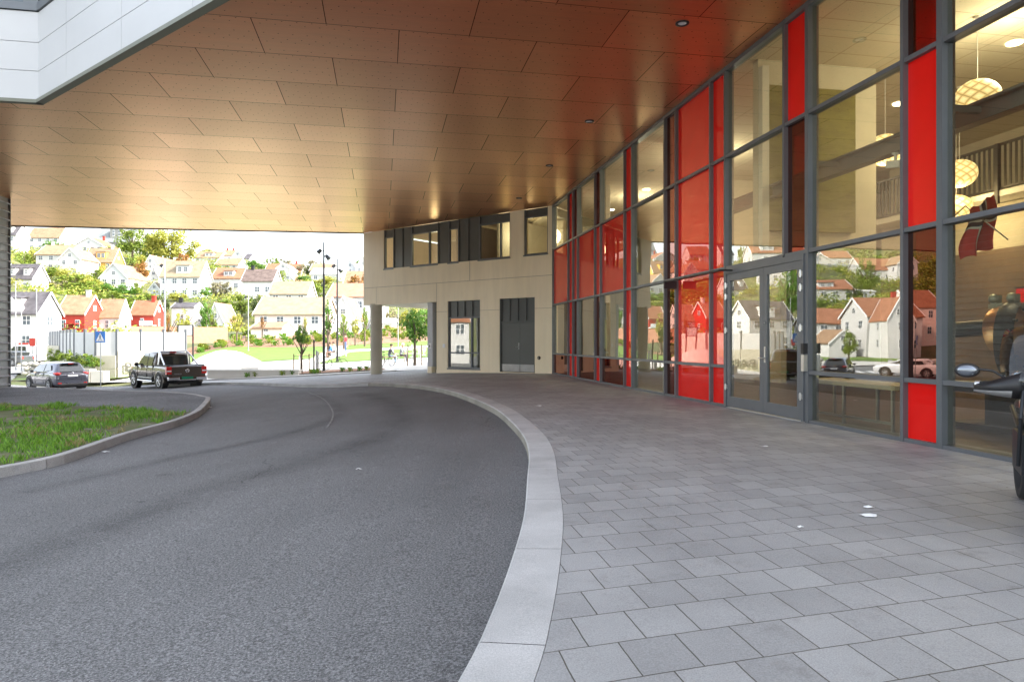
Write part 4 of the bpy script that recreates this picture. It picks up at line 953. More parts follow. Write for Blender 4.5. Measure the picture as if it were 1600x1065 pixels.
# ---------------------------------------------------------------- houses
def win_mesh():
    mb = MB(); mb.box(-.5, .5, -.03, .0, 0, 1, 0)
    for x0, x1 in ((-.42, -.04), (.04, .42)):
        for z0, z1 in ((.07, .48), (.53, .93)): mb.box(x0, x1, -.045, -.03, z0, z1, 1)
    me = mb.build('window', [M['white'], M['pane']]); d = me.data; bpy.data.objects.remove(me); return d
WIN = win_mesh()
def put_win(parent, x, y, z, w_, h_, rz_=0):
    o = bpy.data.objects.new('window', WIN); C.objects.link(o); o.parent = parent; o.location = (x, y, z); o.scale = (w_, 1, h_); o.rotation_euler = (0, 0, rz_); return o
def house(h, mir, geo):
    pl, pr, yb, ye, yr, Z, D, wm, rm, kind, dorm, chim, label = h
    c, W, D, zb, wh, rr, yaw = geo
    r_ = random.Random(int(pl*7+yb)); gaw = {'white': 'white', 'ltgrey': 'white'}.get(wm, wm)
    wall = WALL[wm]; roof = ROOF.get(rm, M['whitewall'])
    e = empty('house', (c.x, c.y, zb), yaw, label, 'house', 'houses on the hillside')
    mb = MB(); w2 = W/2; O = .28 if W > 5 else .15
    if kind == 'long':
        mb.box(-w2, w2, 0, D, -3, wh)
        mb.add([(-w2, 0, wh), (-w2, D, wh), (-w2, D/2, wh+rr)], [(0,1,2)]); mb.add([(w2, 0, wh), (w2, D/2, wh+rr), (w2, D, wh)], [(0,1,2)])
        mb.add([(-w2, 0, wh), (w2, 0, wh), (w2, D/2, wh+rr), (-w2, D/2, wh+rr)], [(0,1,2,3)])
        mb.build('wall', wall, e)
        sl = rr/(D/2); ro = MB(); tk = .16
        for sg in (0, 1):
            y0 = -O if sg == 0 else D+O; z0 = wh-O*sl; pts = [(y0, z0), (D/2, wh+rr), (D/2, wh+rr+tk), (y0, z0+tk)]
            vs = [(x, y, z+.01) for x in (-w2-O, w2+O) for y, z in pts]
            ro.add(vs, [(0,1,2,3) if sg else (3,2,1,0), (4,5,6,7) if not sg else (7,6,5,4), (0,4,5,1), (3,7,6,2), (0,3,7,4), (1,2,6,5)])
        rf = ro.build('roof', roof, e)
        for x in (-w2-O-.04, w2+O-.06):
            bg_ = MB()
            for y0 in (-O, D+O):
                z0 = wh-O*sl; vs = [(xx, y, z) for xx in (x, x+.1) for y, z in ((y0, z0-.1), (D/2, wh+rr-.1), (D/2, wh+rr+tk+.03), (y0, z0+tk+.03))]
                bg_.add(vs, [(0,1,2,3), (7,6,5,4), (0,4,5,1), (3,7,6,2), (0,3,7,4), (1,2,6,5)])
            bg_.build('bargeboard', M['white'], e)
        topz = lambda y: wh+rr-abs(y-D/2)*sl
    else:
        mb.box(-w2, w2, 0, D, -3, wh); mb.add([(-w2, 0, wh), (w2, 0, wh), (0, 0, wh+rr), (-w2, D, wh), (w2, D, wh), (0, D, wh+rr)], [(0,1,2), (3,5,4), (0,2,5,3), (1,4,5,2)])
        mb.build('wall', wall, e); sl = rr/w2; tk = .16; ro = MB()
        for sg in (-1, 1):
            x0 = sg*(w2+O); z0 = wh-O*sl; pts = [(x0, z0), (0, wh+rr), (0, wh+rr+tk), (x0, z0+tk)]
            vs = [(x, y, z+.01) for y in (-O, D+O) for x, z in pts]
            ro.add(vs, [(0,1,2,3), (7,6,5,4), (0,4,5,1), (3,7,6,2), (0,3,7,4), (1,2,6,5)])
        rf = ro.build('roof', roof, e)
        for y in (-O-.05, D+O-.05):
            bg_ = MB()
            for sg in (-1, 1):
                x0 = sg*(w2+O); z0 = wh-O*sl; vs = [(xx, yy, z) for yy in (y, y+.1) for xx, z in ((x0, z0-.1), (0, wh+rr-.1), (0, wh+rr+tk+.03), (x0, z0+tk+.03))]
                bg_.add(vs, [(0,1,2,3), (7,6,5,4), (0,4,5,1), (3,7,6,2), (0,3,7,4), (1,2,6,5)])
            bg_.build('bargeboard', M['white'], e)
        topz = lambda y: wh+rr
    # windows on the front and the right side
    ww = min(1.15, W*.16); storeys = max(1, round(wh/2.9)); sh = wh/storeys; n_ = max(1, min(5, int(W/2.3)))
    if wm == 'grey': storeys = 0
    for s_ in range(storeys):
        for k in range(n_):
            if r_.random() < .12 and n_ > 2: continue
            hh = min(1.35, sh*.5); put_win(e, -w2+W*(k+.5)/n_+r_.uniform(-.1, .1), -.01, s_*sh+sh*.36, ww, hh)
    sx_ = w2+.01 if (c.x < 0) else -w2-.01; rot = pi/2 if c.x < 0 else -pi/2
    for s_ in range(storeys):
        for k in range(2 if D > 6 else 1): put_win(e, sx_, D*(k+.5)/(2 if D > 6 else 1), s_*sh+sh*.36, ww, min(1.3, sh*.5), rot)
    if kind == 'gable' and rr > 1.2: put_win(e, 0, -.01, wh+rr*.2, .8, min(.9, rr*.4))
    if kind == 'long' and rr > 1.5: put_win(e, sx_, D/2, wh+rr*.2, .8, min(.9, rr*.4), rot)
    for k in range(chim):
        ch = MB(); xx = (-.25+.5*k)*W if chim > 1 else r_.choice((-.3, .28))*W; yy = D/2; z_ = topz(yy)
        ch.box(xx-.3, xx+.3, yy-.28, yy+.28, z_-.5, z_+.9); ch.box(xx-.36, xx+.36, yy-.34, yy+.34, z_+.9, z_+1.0)
        ch.build('chimney', {'dark': M['black'], 'brown': M['black'], 'orange': WALL['red']}.get(rm, M['whitewall']) if chim == 1 else WALL['red'], rf)
    for k in range(dorm):
        dw = W*(.34 if dorm == 1 else .2); xx = -w2+W*(k+.5)/dorm+(.05*W if dorm == 1 else 0); y0 = D*.08; zf = wh+y0*sl if kind == 'long' else wh; dh = rr*.52; y1 = D*.46
        dm = MB(); dm.prism([(xx-dw/2, y0), (xx+dw/2, y0), (xx+dw/2, y1), (xx-dw/2, y1)], zf-.2, zf+dh); d_ = dm.build('dormer', wall, rf)
        dm = MB(); vs = [(xx-dw/2-.2, y0-.25, zf+dh), (xx+dw/2+.2, y0-.25, zf+dh), (xx+dw/2+.2, y1+.2, zf+dh+.45), (xx-dw/2-.2, y1+.2, zf+dh+.45)]
        dm.add(vs+[(a, b_, z_+.14) for a, b_, z_ in vs], [(3,2,1,0), (4,5,6,7), (0,1,5,4), (1,2,6,5), (2,3,7,6), (3,0,4,7)]); dm.build('dormer_roof', roof, rf)
        for q in ((-.22, .22) if dw > 2 else (0,)):
            put_win(rf, xx+q*dw, y0-.01, zf+dh*.25, min(.9, dw*.35), dh*.6)
    if not mir and pl == 88:      # porch of the red house
        mb = MB(); mb.box(-.3, 1.5, -1.2, -.02, 1.9, 2.05); mb.box(-.25, -.15, -1.15, -1.05, -1, 1.9); mb.box(1.35, 1.45, -1.15, -1.05, -1, 1.9); mb.build('porch', WALL['red'], e)
    if not mir and pl == 203:
        mb = MB(); mb.box(.3, w2+.5, -1.4, -.02, wh*.35, wh*.35+.15); mb.box(.3, w2+.5, -1.42, -1.36, wh*.35+.15, wh*.35+.9); mb.build('balcony', M['white'], e)
    if not mir and pl == -45:     # white cross gable on the near house
        gx = w2-3.6; mb = MB(); mb.prism([(gx-1.6, -.02), (gx+1.6, -.02), (gx+1.6, 3), (gx-1.6, 3)], wh, wh+.7); mb.add([(gx-1.6, -.02, wh+.7), (gx+1.6, -.02, wh+.7), (gx, -.02, wh+2.1), (gx-1.6, 3.4, wh+.7), (gx+1.6, 3.4, wh+.7), (gx, 3.4, wh+2.1)], [(0,1,2), (0,2,5,3), (1,4,5,2)])
        mb.build('cross_gable', wall, rf)
    return e
for h, mir, g in GEO: house(h, mir, g)
# ---------------------------------------------------------------- trees: leaf clusters spread through the crown
CR = {}
def crown_mesh(kind, var, n=900, shape='round', ls=.085):
    key = (kind, var, shape)
    if key in CR: return CR[key]
    r = random.Random(hash((var, shape == 'round', len(kind))) % 1000+var*17); mb = MB(); cl = []
    for i in range(34 if shape != 'airy' else 22):
        while True:
            p = Vector((r.uniform(-1, 1), r.uniform(-1, 1), r.uniform(-1, 1)))
            if .25 < p.length < 1: break
        if shape == 'column': p.x *= .9; p.y *= .9
        if shape == 'round' and p.z < -.5: p.z *= .6
        cl.append((p*.82, r.uniform(.16, .34)))
    for i in range(n):
        c_, cr = r.choice(cl); d = Vector((r.gauss(0, 1), r.gauss(0, 1), r.gauss(0, 1))).normalized()*cr*(r.random()**.4)
        p = c_+d
        nrm = (d.normalized()+Vector((r.gauss(0, .6), r.gauss(0, .6), r.gauss(0, .6)+.4))).normalized(); a = nrm.orthogonal().normalized(); b_ = nrm.cross(a)
        an = r.uniform(0, 2*pi); a, b_ = a*cos(an)+b_*sin(an), b_*cos(an)-a*sin(an); s_ = ls*r.uniform(.6, 1.4)
        mb.add([p-a*s_, p-b_*s_*.55, p+a*s_, p+b_*s_*.55], [(0,1,2,3)])
    o = mb.build('crown', LEAF[kind]); me = o.data; bpy.data.objects.remove(o); CR[key] = me; return me
TRK = {}
def trunk_mesh(var):
    if var in TRK: return TRK[var]
    r = random.Random(var+50); mb = MB(); mb.tube((0, 0, -.1), (0, 0, .5), .035, 7, .024)
    for k in range(7):
        a = r.uniform(0, 6.28); z = r.uniform(.35, .55); L = r.uniform(.25, .42)
        mb.tube((0, 0, z-.05), (cos(a)*L*.6, sin(a)*L*.6, z+L*.7), .014, 5, .005)
    mb.tube((0, 0, .5), (r.uniform(-.04, .04), 0, .85), .024, 6, .006)
    o = mb.build('trunk', M['trunk']); me = o.data; bpy.data.objects.remove(o); TRK[var] = me; return me
def tree(x, y, z, h_, w_, kind, label, group, shape='round', var=0, crown_lo=.25, name='tree', cat='tree', dens=900, ls=.085):
    e = empty(name, (x, y, z), random.uniform(0, 6), label, cat, group)
    t = bpy.data.objects.new('trunk', trunk_mesh(var)); C.objects.link(t); t.parent = e; t.scale = (h_*.8, h_*.8, h_)
    c_ = bpy.data.objects.new('crown', crown_mesh(kind, var, dens, shape, ls)); C.objects.link(c_); c_.parent = e
    hc = h_*(1-crown_lo)/2; c_.location = (0, 0, h_-hc); c_.scale = (w_/2, w_/2, hc); return e
# px, base y, top y, width px, distance, colour, label
HT = [
 (207,428,350,52,232,'green','big green tree left of the tall spreading tree, against the grey hall'),
 (240,424,352,44,226,'green','dark limbed green tree between the hall and the spreading tree'),
 (268,418,348,76,222,'yellow','tall spreading yellow-green tree breaking the skyline'),
 (224,446,396,32,206,'yellow','round yellow-green tree under the hall'),
 (288,412,391,24,212,'orange','rusty orange bush under the spreading tree'),
 (220,434,403,22,182,'orange','orange-brown bush left of the tiny outbuilding'),
 (208,426,393,22,190,'green','small green tree above the four-windowed gabled house'),
 (327,398,383,28,280,'yellow','low yellowish tree on the skyline beside the first ridge house'),
 (398,422,404,30,238,'bright','light green round tree left of the orange skyline roof'),
 (426,414,399,22,252,'green','small tree on the skyline behind the wide orange roof'),
 (445,414,401,26,256,'pale','bare pale twiggy tree on the skyline behind the wide orange roof'),
 (472,428,409,18,234,'pale','thin pale tree right of the wide orange roof'),
 (493,424,401,32,240,'pale','sparse airy tree behind the grey skyline house'),
 (482,430,412,14,230,'dark','small dark tree left of the grey skyline house'),
 (562,412,400,20,236,'bright','small light green tree high beside the canopy edge'),
 (473,446,431,24,196,'bright','round light green bush above the mossy roof'),
 (494,466,434,26,160,'green','green tree between the mossy roof and the salmon roof'),
 (440,442,419,14,196,'green','narrow green tree beside the brown slate roof'),
 (508,442,430,34,186,'yellow','yellow-green shrubs below the white low-roofed house'),
 (560,446,426,30,160,'orange','rust-tinted bush in front of the big tan-orange roof'),
 (38,412,391,28,186,'green','green bush below the tall white slate-roofed house'),
 (52,414,389,26,190,'yellow','yellow-green bush right of the tall white slate-roofed house'),
 (78,388,372,26,218,'bright','bright green bush under the long peach roof'),
 (98,392,377,22,216,'bright','second bright bush under the long peach roof'),
 (140,402,384,18,220,'yellow','yellow bush in front of the hall'),
 (176,396,382,34,240,'yellow','low yellow shrubs along the foot of the hall'),
 (80,436,412,28,160,'green','green shrub right of the two-dormered roof'),
 (100,446,414,34,156,'yellow','yellow-green tree in the middle of the left bushes'),
 (90,458,432,30,148,'pale','blossoming pale shrub above the red house'),
 (114,462,424,44,150,'green','big green shrub above the roof of the bright red house'),
 (138,458,428,38,152,'yellow','light shrub left of the four-windowed gabled house'),
 (150,440,413,20,176,'green','dark green bush below the ochre house'),
 (146,464,436,36,146,'green','leafy shrub behind the small white house'),
 (168,464,441,34,148,'bright','bright shrub below the four-windowed gabled house'),
 (194,466,442,36,148,'bright','bright green tree mass right below the four-windowed gabled house'),
 (214,466,438,18,150,'green','cone-shaped green tree before the garage gable'),
 (232,468,455,30,148,'green','hedge-like shrub below the garage gable'),
 (252,472,456,26,140,'dark','dark green shrub above the low red house'),
 (276,470,458,30,150,'yellow','light shrub under the large pale grey house'),
 (322,468,444,18,156,'bright','small leafy tree right of the large pale grey house'),
 (345,460,434,34,162,'pale','bare-branched pale tree in front of the orange-roofed dormer house'),
 (346,476,458,46,140,'green','broad dark hedge above the steep white gable'),
 (378,480,456,36,138,'green','green shrubs left of the mossy roof'),
 (402,480,457,26,136,'dark','dark pine-like shrub below the brown slate roof'),
 (70,452,424,44,158,'green','wide green bush mass under the chimneyed white house'),
 (96,464,438,50,150,'bright','bright bush mass above the orange-tan roof of the red house'),
 (128,452,426,36,166,'yellow','light green bush mass below the ochre yellow house'),
 (124,466,446,40,142,'green','green bush mass between the two red houses, high on the bank'),
 (176,472,452,44,140,'green','dark leafed bush mass right above the small white house'),
 (210,472,458,40,138,'green','green hedge mass above the low red house'),
 (12,464,446,24,128,'yellow','yellow-green bush above the dark grey roof at far left'),
 (332,512,478,14,104,'green','slender green tree beside the steep bare gable'),
 (322,508,466,20,108,'bright','leafy street tree left of the steep bare gable'),
 (618,516,480,34,128,'pale','brownish bare wood seen right of the round column'),
 (640,518,478,34,124,'yellow','yellow-green trees behind the salmon pavilion'),
 (664,524,476,30,120,'bright','bright tree behind the maple at the pier'),
]
for i, (px, yb, yt, wp, Z, kd, lab) in enumerate(HT):
    x = (px-800)/F*Z; z = terr(x, Z)-.4; top = pz(yt, Z); h_ = max(top-z, 2.2); w_ = wp/F*Z
    tree(x, Z, z, h_, w_*1.15, kd, lab, 'trees and bushes on the hillside', 'airy' if kd == 'pale' else 'round', i % 5, .06 if h_ < 7 else .12, dens=1100 if wp < 50 else 2600, ls=.085 if wp < 50 else .055)
for i, (x, y, h_, w_, kd, lab) in enumerate(((-48, 27, 8, 6, 'green', 'green street tree in the middle of three left of the drive'), (-50, 14, 9, 7, 'bright', 'tallest, fresh green street tree left of the drive'), (-44, 33.5, 6, 4, 'yellow', 'small yellowish street tree left of the drive'))):
    tree(x, y, terr(x, y), h_, w_, kd, lab, 'street trees left of the drive', 'round', i, .3, dens=2600, ls=.055)
MT = [(1352,470,398,30,160,'green','tall green tree mirrored between the arched-dormer house and the long orange roof'),
 (1390,404,385,70,235,'green','green wooded hilltop crown mirrored at the top of the wide pane'), (1310,512,478,26,128,'bright','bright bush mirrored behind the rust-roofed house'),
 (1330,470,445,30,150,'dark','dark hedge mirrored under the long orange roof'), (1380,470,456,44,148,'yellow','scrub slope shrub mirrored above the orange villa'),
 (1405,482,456,34,140,'green','green scrub mirrored right above the orange villa'), (1237,470,405,40,134,'bright','big light green tree mirrored in the right door leaf'),
 (1225,392,378,44,220,'green','hill tree mirrored over the doors'), (1160,396,380,24,210,'green','small hill tree mirrored over the left door leaf'),
 (1345,500,470,16,120,'green','thin tree mirrored beside the orange villa'),
 (1325,548,512,26,84,'green','young street tree mirrored before the garage gable'), (1440,470,430,30,150,'green','dark tree mirrored in the tall red panel'),
 (1455,440,400,40,190,'green','hill tree mirrored in the tall red panel'), (1280,395,380,40,235,'dark','wooded crest mirrored at the top left of the wide pane'), (1340,395,378,50,240,'green','wooded crest mirrored in the middle of the wide pane'),
 (1300,486,470,30,132,'yellow','low scrub mirrored over the rust orange roof')]
for i, (px, yb, yt, wp, Sd, kd, lab) in enumerate(MT):
    p = vat(px, yb, Sd); z = terr(p.x, p.y)-.4; top = pz(yt, Sd); h_ = max(top-z, 2.2)
    tree(p.x, p.y, z, h_, wp/F*Sd*1.15, kd, lab, 'trees and bushes on the hillside', 'round', i % 5, .08, dens=1100 if wp < 50 else 2600, ls=.085 if wp < 50 else .055)
# low scrub covering the slope between the houses
rs = random.Random(21); mbs = [MB(), MB()]
foot = [(g[0].x, g[0].y, g[1], g[2], g[6]) for _, _, g in GEO]
for i in range(3600):
    th_ = rs.uniform(-54, 1) if i % 3 else rs.uniform(-54, -30); rho = sqrt(rs.uniform(118**2, 300**2)); x, y = rho*sin(radians(th_)), rho*cos(radians(th_))
    if any(abs((x-fx)*cos(ya)+(y-fy)*sin(ya)) < W_/2+1.5 and -3.5 < -(x-fx)*sin(ya)+(y-fy)*cos(ya) < D_+1.5 for fx, fy, W_, D_, ya in foot): continue
    z = terr(x, y)-.25; q = rs.uniform(.7, 2.0) if x > -60 else rs.uniform(1.0, 2.9); t = mbs[i % 2]
    for k in range(46):
        d = Vector((rs.gauss(0, 1), rs.gauss(0, 1), abs(rs.gauss(0, .8)))).normalized()*q*rs.random()**.3
        nrm = (d.normalized()+Vector((rs.gauss(0, .5), rs.gauss(0, .5), .3+rs.gauss(0, .5)))).normalized(); a = nrm.orthogonal().normalized(); b_ = nrm.cross(a); s_ = rs.uniform(.14, .34)
        p = Vector((x, y, z))+Vector((d.x*1.4, d.y*1.2, d.z)); t.add([p-a*s_, p-b_*s_*.6, p+a*s_, p+b_*s_*.6], [(0,1,2,3)])
tag(mbs[0].build('undergrowth', LEAF['green'], kind='stuff'), 'green scrub filling the slope between the houses', 'undergrowth')
tag(mbs[1].build('undergrowth', LEAF['yellow'], kind='stuff'), 'yellowish scrub filling the slope between the houses', 'undergrowth')
# young trees near the path with stakes
def young(px, Z, yt, wp, kind, lab, stakes=True, lo=.45, shape='round', dens=900, ls=.085, sh=1.25):
    x = (px-800)/F*Z; z = terr(x, Z); h_ = pz(yt, Z)-z
    e = tree(x, Z, z, h_, wp/F*Z, kind, lab, 'young trees in the park', shape, hash(px) % 5, lo, 'young_tree', 'tree', dens, ls)
    if stakes:
        for sg in (-1, 1):
            mb = MB(); mb.tube((sg*.45, 0, -.1), (sg*.43, 0, sh), .035, 6); mb.build('stake', M['stake'], e)
        mb = MB(); mb.tube((-.43, 0, sh-.15), (.43, 0, sh-.15), .015, 5); mb.build('tie', M['black'], e); e.rotation_euler = (0, 0, .2)
    return e
young(471, 40.2, 505, 30, 'bright', 'young leafy maple tied between two stakes on the brown bed by the street kerb', True, .50, 'round', 1500, .075, 1.15)
young(648, 43.5, 479, 46, 'bright', 'bright green maple with two stakes just left of the pier', True, .26, 'round', 3200, .055, 1.3)
for px, Z, yt, wp, kd, lab in ((370, 84, 484, 24, 'yellow', 'pale young tree on the bank at the left end of the garage roof'), (410, 92, 490, 7, 'orange', 'thin columnar tree with rusty leaves before the pale house wall'),
      (477, 90, 492, 7, 'yellow', 'thin columnar yellowish tree before the pale house, near the lamp post'), (513, 60, 463, 17, 'bright', 'tall slim green tree right beside the tall lamp post'),
      (537, 74, 486, 14, 'green', 'slim tree behind the standing man in red'), (555, 78, 493, 16, 'yellow', 'small golden tree right of the standing man'), (286, 78, 478, 26, 'yellow', 'pale young tree before the white two-storey house'),
      (570, 76, 478, 14, 'green', 'small green tree touching the round column edge'), (263, 70, 480, 9, 'orange', 'thin rusty tree beside the tall lamp mast')):
    young(px, Z, yt, wp, kd, lab, px in (370, 555, 537), .35, 'column')
# shrubs planted in rows on the mulch bank
def shrub_mesh():
    r = random.Random(5); mb = MB()
    for k in range(70):
        a = r.uniform(0, 6.28); q = r.uniform(.05, .34); z = r.uniform(.05, .42); s_ = r.uniform(.05, .10)
        p = Vector((cos(a)*q, sin(a)*q, z)); d = Vector((cos(a+1.5), sin(a+1.5), r.uniform(-.5, .5)))*s_; u_ = Vector((cos(a)*.5, sin(a)*.5, 1)).normalized()*s_
        mb.add([p-d, p-u_, p+d, p+u_], [(0,1,2,3)])
    o = mb.build('shrub', LEAF['green']); me = o.data; bpy.data.objects.remove(o); return me
SH = shrub_mesh(); SH2 = SH.copy(); SH2.materials[0] = LEAF['bright']; r9 = random.Random(12)
for j in range(6):
    for i in range(24):
        y = 83+j*2.4; x = -44+i*2.15+(j % 2)*1.0+r9.uniform(-.4, .4)
        if not (-.44*y-2 < x < -.10*y): continue
        q = j % 2
        o = bpy.data.objects.new('shrub', SH2 if r9.random() < .35 else SH); C.objects.link(o); o.location = (x, y, terr(x, y)+.03); s_ = r9.uniform(1.2, 1.9); o.scale = (s_*1.3, s_, s_); o.rotation_euler = (0, 0, r9.uniform(0, 6))
        tag(o, 'low green shrub in the %s row planted on the brown mulch bank' % ('front', 'second', 'third', 'fourth', 'fifth', 'rearmost')[j], 'shrub', 'shrubs planted on the mulch bank')
for i, px in enumerate((386, 399, 418, 441, 457, 487, 492, 497, 535, 547, 562, 573)):
    Y = 38.9+ (i % 3)*.25; x = (px-800)/F*Y
    o = bpy.data.objects.new('shrub', SH if i % 2 else SH2); C.objects.link(o); o.location = (x, Y, terr(x, Y)+.02); o.scale = (.5, .5, .55)
    tag(o, 'tiny seedling along the sunlit street kerb, %s from the left' % ('first', 'second', 'third', 'fourth', 'fifth', 'sixth', 'seventh', 'eighth', 'ninth', 'tenth', 'eleventh', 'last')[i], 'shrub', 'seedlings along the street kerb')
# ---------------------------------------------------------------- screen wall with posts and lettering
SW = [at(290, 585, 53), at(183, 585, 50), at(150, 585, 50), at(117, 585, 52), at(95, 585, 57), at(76, 585, 66)]
sw = empty('screen_wall', (0, 0, 0), 0, 'long noise wall of white panels between dark posts on grey green concrete blocks behind the parked cars', 'wall')
mbw, mbc = MB(), MB()
def seg_box(mb, p, q, t, z0, z1, z0b=None, z1b=None):
    p, q = Vector((p.x, p.y)), Vector((q.x, q.y)); d = (q-p).normalized(); n_ = Vector((d.y, -d.x))*t/2
    vs = [(p.x-n_.x, p.y-n_.y, z0), (q.x-n_.x, q.y-n_.y, z0b if z0b is not None else z0), (q.x+n_.x, q.y+n_.y, z0b if z0b is not None else z0), (p.x+n_.x, p.y+n_.y, z0)]
    ws = [(p.x-n_.x, p.y-n_.y, z1), (q.x-n_.x, q.y-n_.y, z1b if z1b is not None else z1), (q.x+n_.x, q.y+n_.y, z1b if z1b is not None else z1), (p.x+n_.x, p.y+n_.y, z1)]
    mb.add(vs+ws, [(3,2,1,0), (4,5,6,7), (0,1,5,4), (1,2,6,5), (2,3,7,6), (3,0,4,7)])
ztop = pz(518, 50); zc = [.55, .22, -.22, .32, .9, 1.35]; zb_ = -1.7
for i in range(len(SW)-1):
    p, q = SW[i], SW[i+1]; L = (q-p).length; n_ = max(1, round(L/1.75))
    for k in range(n_):
        a = p.lerp(q, k/n_); b2 = p.lerp(q, (k+1)/n_); zl_ = zc[i] if i != 0 or k > n_*.5 else .5
        g_ = (b2-a)*.012
        seg_box(mbc, a+g_, b2-g_, .34, zb_, zb_+(zl_-zb_)*.5-.015); seg_box(mbc, a+g_, b2-g_, .34, zb_+(zl_-zb_)*.5+.015, zl_)
        seg_box(mbw, a, b2, .10, zl_+.01, ztop+.25*(i > 3))
        pm = MB(); pm.box(-.07, .07, -.1, .1, zl_-.9, ztop+.25); po = pm.build('post', M['grey_metal'], sw, (a.x, a.y, 0))
mbw.build('screen_panel', M['whitewall'], sw); mbc.build('concrete_block', M['concrete2'], sw)
yw = atan2((SW[0]-SW[1]).y, (SW[0]-SW[1]).x)
lp = at(196, 568, 50.0); text_obj('BARBU', 1.0, plain('dark metal letters', (.10, .10, .08), .5), sw, (lp.x+1.0, lp.y+.02, -1.02), (pi/2, 0, yw), 'lettering', .02, 'LEFT').location = (at(194, 568, 50).x, at(194, 568, 50).y-.02+.0, -.98)
mb = MB()
for i, (p, q) in enumerate(((at(289, 560, 66), at(198, 560, 62)),)):
    seg_box(mb, p, q, .2, -1, pz(519, 66) if i == 0 else pz(519, 76))
o = mb.build('garden_wall', M['whitewall']); tag(o, 'plain white garden wall running behind the screen wall to the lawn', 'wall')
mb = MB(); seg_box(mb, at(356, 530, 92), at(205, 530, 88), .1, 1.0, pz(510, 90)); tag(mb.build('fence', plain('salmon fence boards', (.55, .28, .18), .8)), 'salmon board fence under the low red house', 'fence')
# small road-side things on the left
p = at(62, 565, 51); mb = MB()
for k in range(9):
    for j in range(3): mb.ball((k*.42-1.7+(j % 2)*.2, -.05+.1*(k % 2), -.9+j*.33), .27, .2, .19, 8, 5)
o = mb.build('stone_wall', M['rock'], None, (p.x+.6, p.y, -.2)); tag(o, 'rough fieldstone wall end beside the roof of the small grey car', 'wall')
p = at(142, 580, 48.5); mb = MB(); mb.box(-1.0, 0.15, -.4, .4, -.2, .75); mb.box(.2, 1.1, -.35, .4, -.2, .6, 1); mb.box(-1.02, 1.1, -.42, .42, .75, .8, 0) if False else None
o = mb.build('boulder_block', [M['rock'], M['concrete']], None, (p.x, p.y, terr(p.x, p.y))); tag(o, 'low stone blocks at the foot of the screen wall by the crossing sign', 'stone')
for i, (px, py, Z, w_, kd) in enumerate(((86, 556, 53, 1.4, 'green'), (107, 560, 49.4, 1.5, 'green'), (121, 562, 49.3, 1.1, 'dark'), (133, 563, 49.2, 1.2, 'green'), (143, 566, 49, 1.1, 'bright'), (151, 566, 49, .9, 'green'))):
    x = (px-800)/F*Z; o = bpy.data.objects.new('bush', crown_mesh(kd, i % 5)); C.objects.link(o); o.location = (x, Z, pz(py, Z)); o.scale = (w_*.6, w_*.5, w_*.5)
    tag(o, ('leftmost bush at the bend of the screen wall', 'broad bush second from the left at the foot of the screen wall', 'dark bush third from the left at the foot of the screen wall', 'bush fourth from the left at the foot of the screen wall', 'light green bush just left of the crossing sign', 'small bush right behind the pole of the crossing sign')[i], 'bush', 'bushes at the foot of the screen wall')
# gravel pile
p = at(355, 590, 44); mb = MB(); N = 26; R_ = 10
rp = random.Random(4)
for j in range(R_+1):
    for i in range(N):
        a = 2*pi*i/N; t = j/R_; rr_ = t*(2.5+.25*sin(a*3)); z = 1.55*max(0, (1-t*t))**1.2*(1-.0)+rp.uniform(-.04, .04)*(1-t); mb.v.append((cos(a)*rr_*1.35, sin(a)*rr_*.8, z-.05))
for j in range(R_):
    for i in range(N): mb.f.append([j*N+i, (j+1)*N+i, (j+1)*N+(i+1) % N, j*N+(i+1) % N]); mb.m.append(0); mb.sm.append(True)
p = at(352, 590, 46); o = mb.build('gravel_pile', plain('white gravel', (.72, .70, .66), .95, 0, .15, 20, .5), None, (p.x, p.y, terr(p.x, p.y))); tag(o, 'white heap of gravel beyond the brown pickup truck', 'gravel heap')
# concrete bench blocks and bench tops in the plaza
for px, py, Z, L, lab in ((398, 583, 39.4, 5.2, 'long pale concrete sitting block in front of the brown bed'), (366, 577, 45, 3.4, 'pale concrete block beside the gravel heap')):
    x = (px-800)/F*Z; mb = MB(); mb.box(-L/2, L/2, -.3, .3, -.1, .32); mb.box(-L/2-.04, L/2+.04, -.34, .34, .32, .40)
    o = mb.build('concrete_bench', M['concrete'], None, (x, Z, terr(x, Z))); tag(o, lab, 'bench')
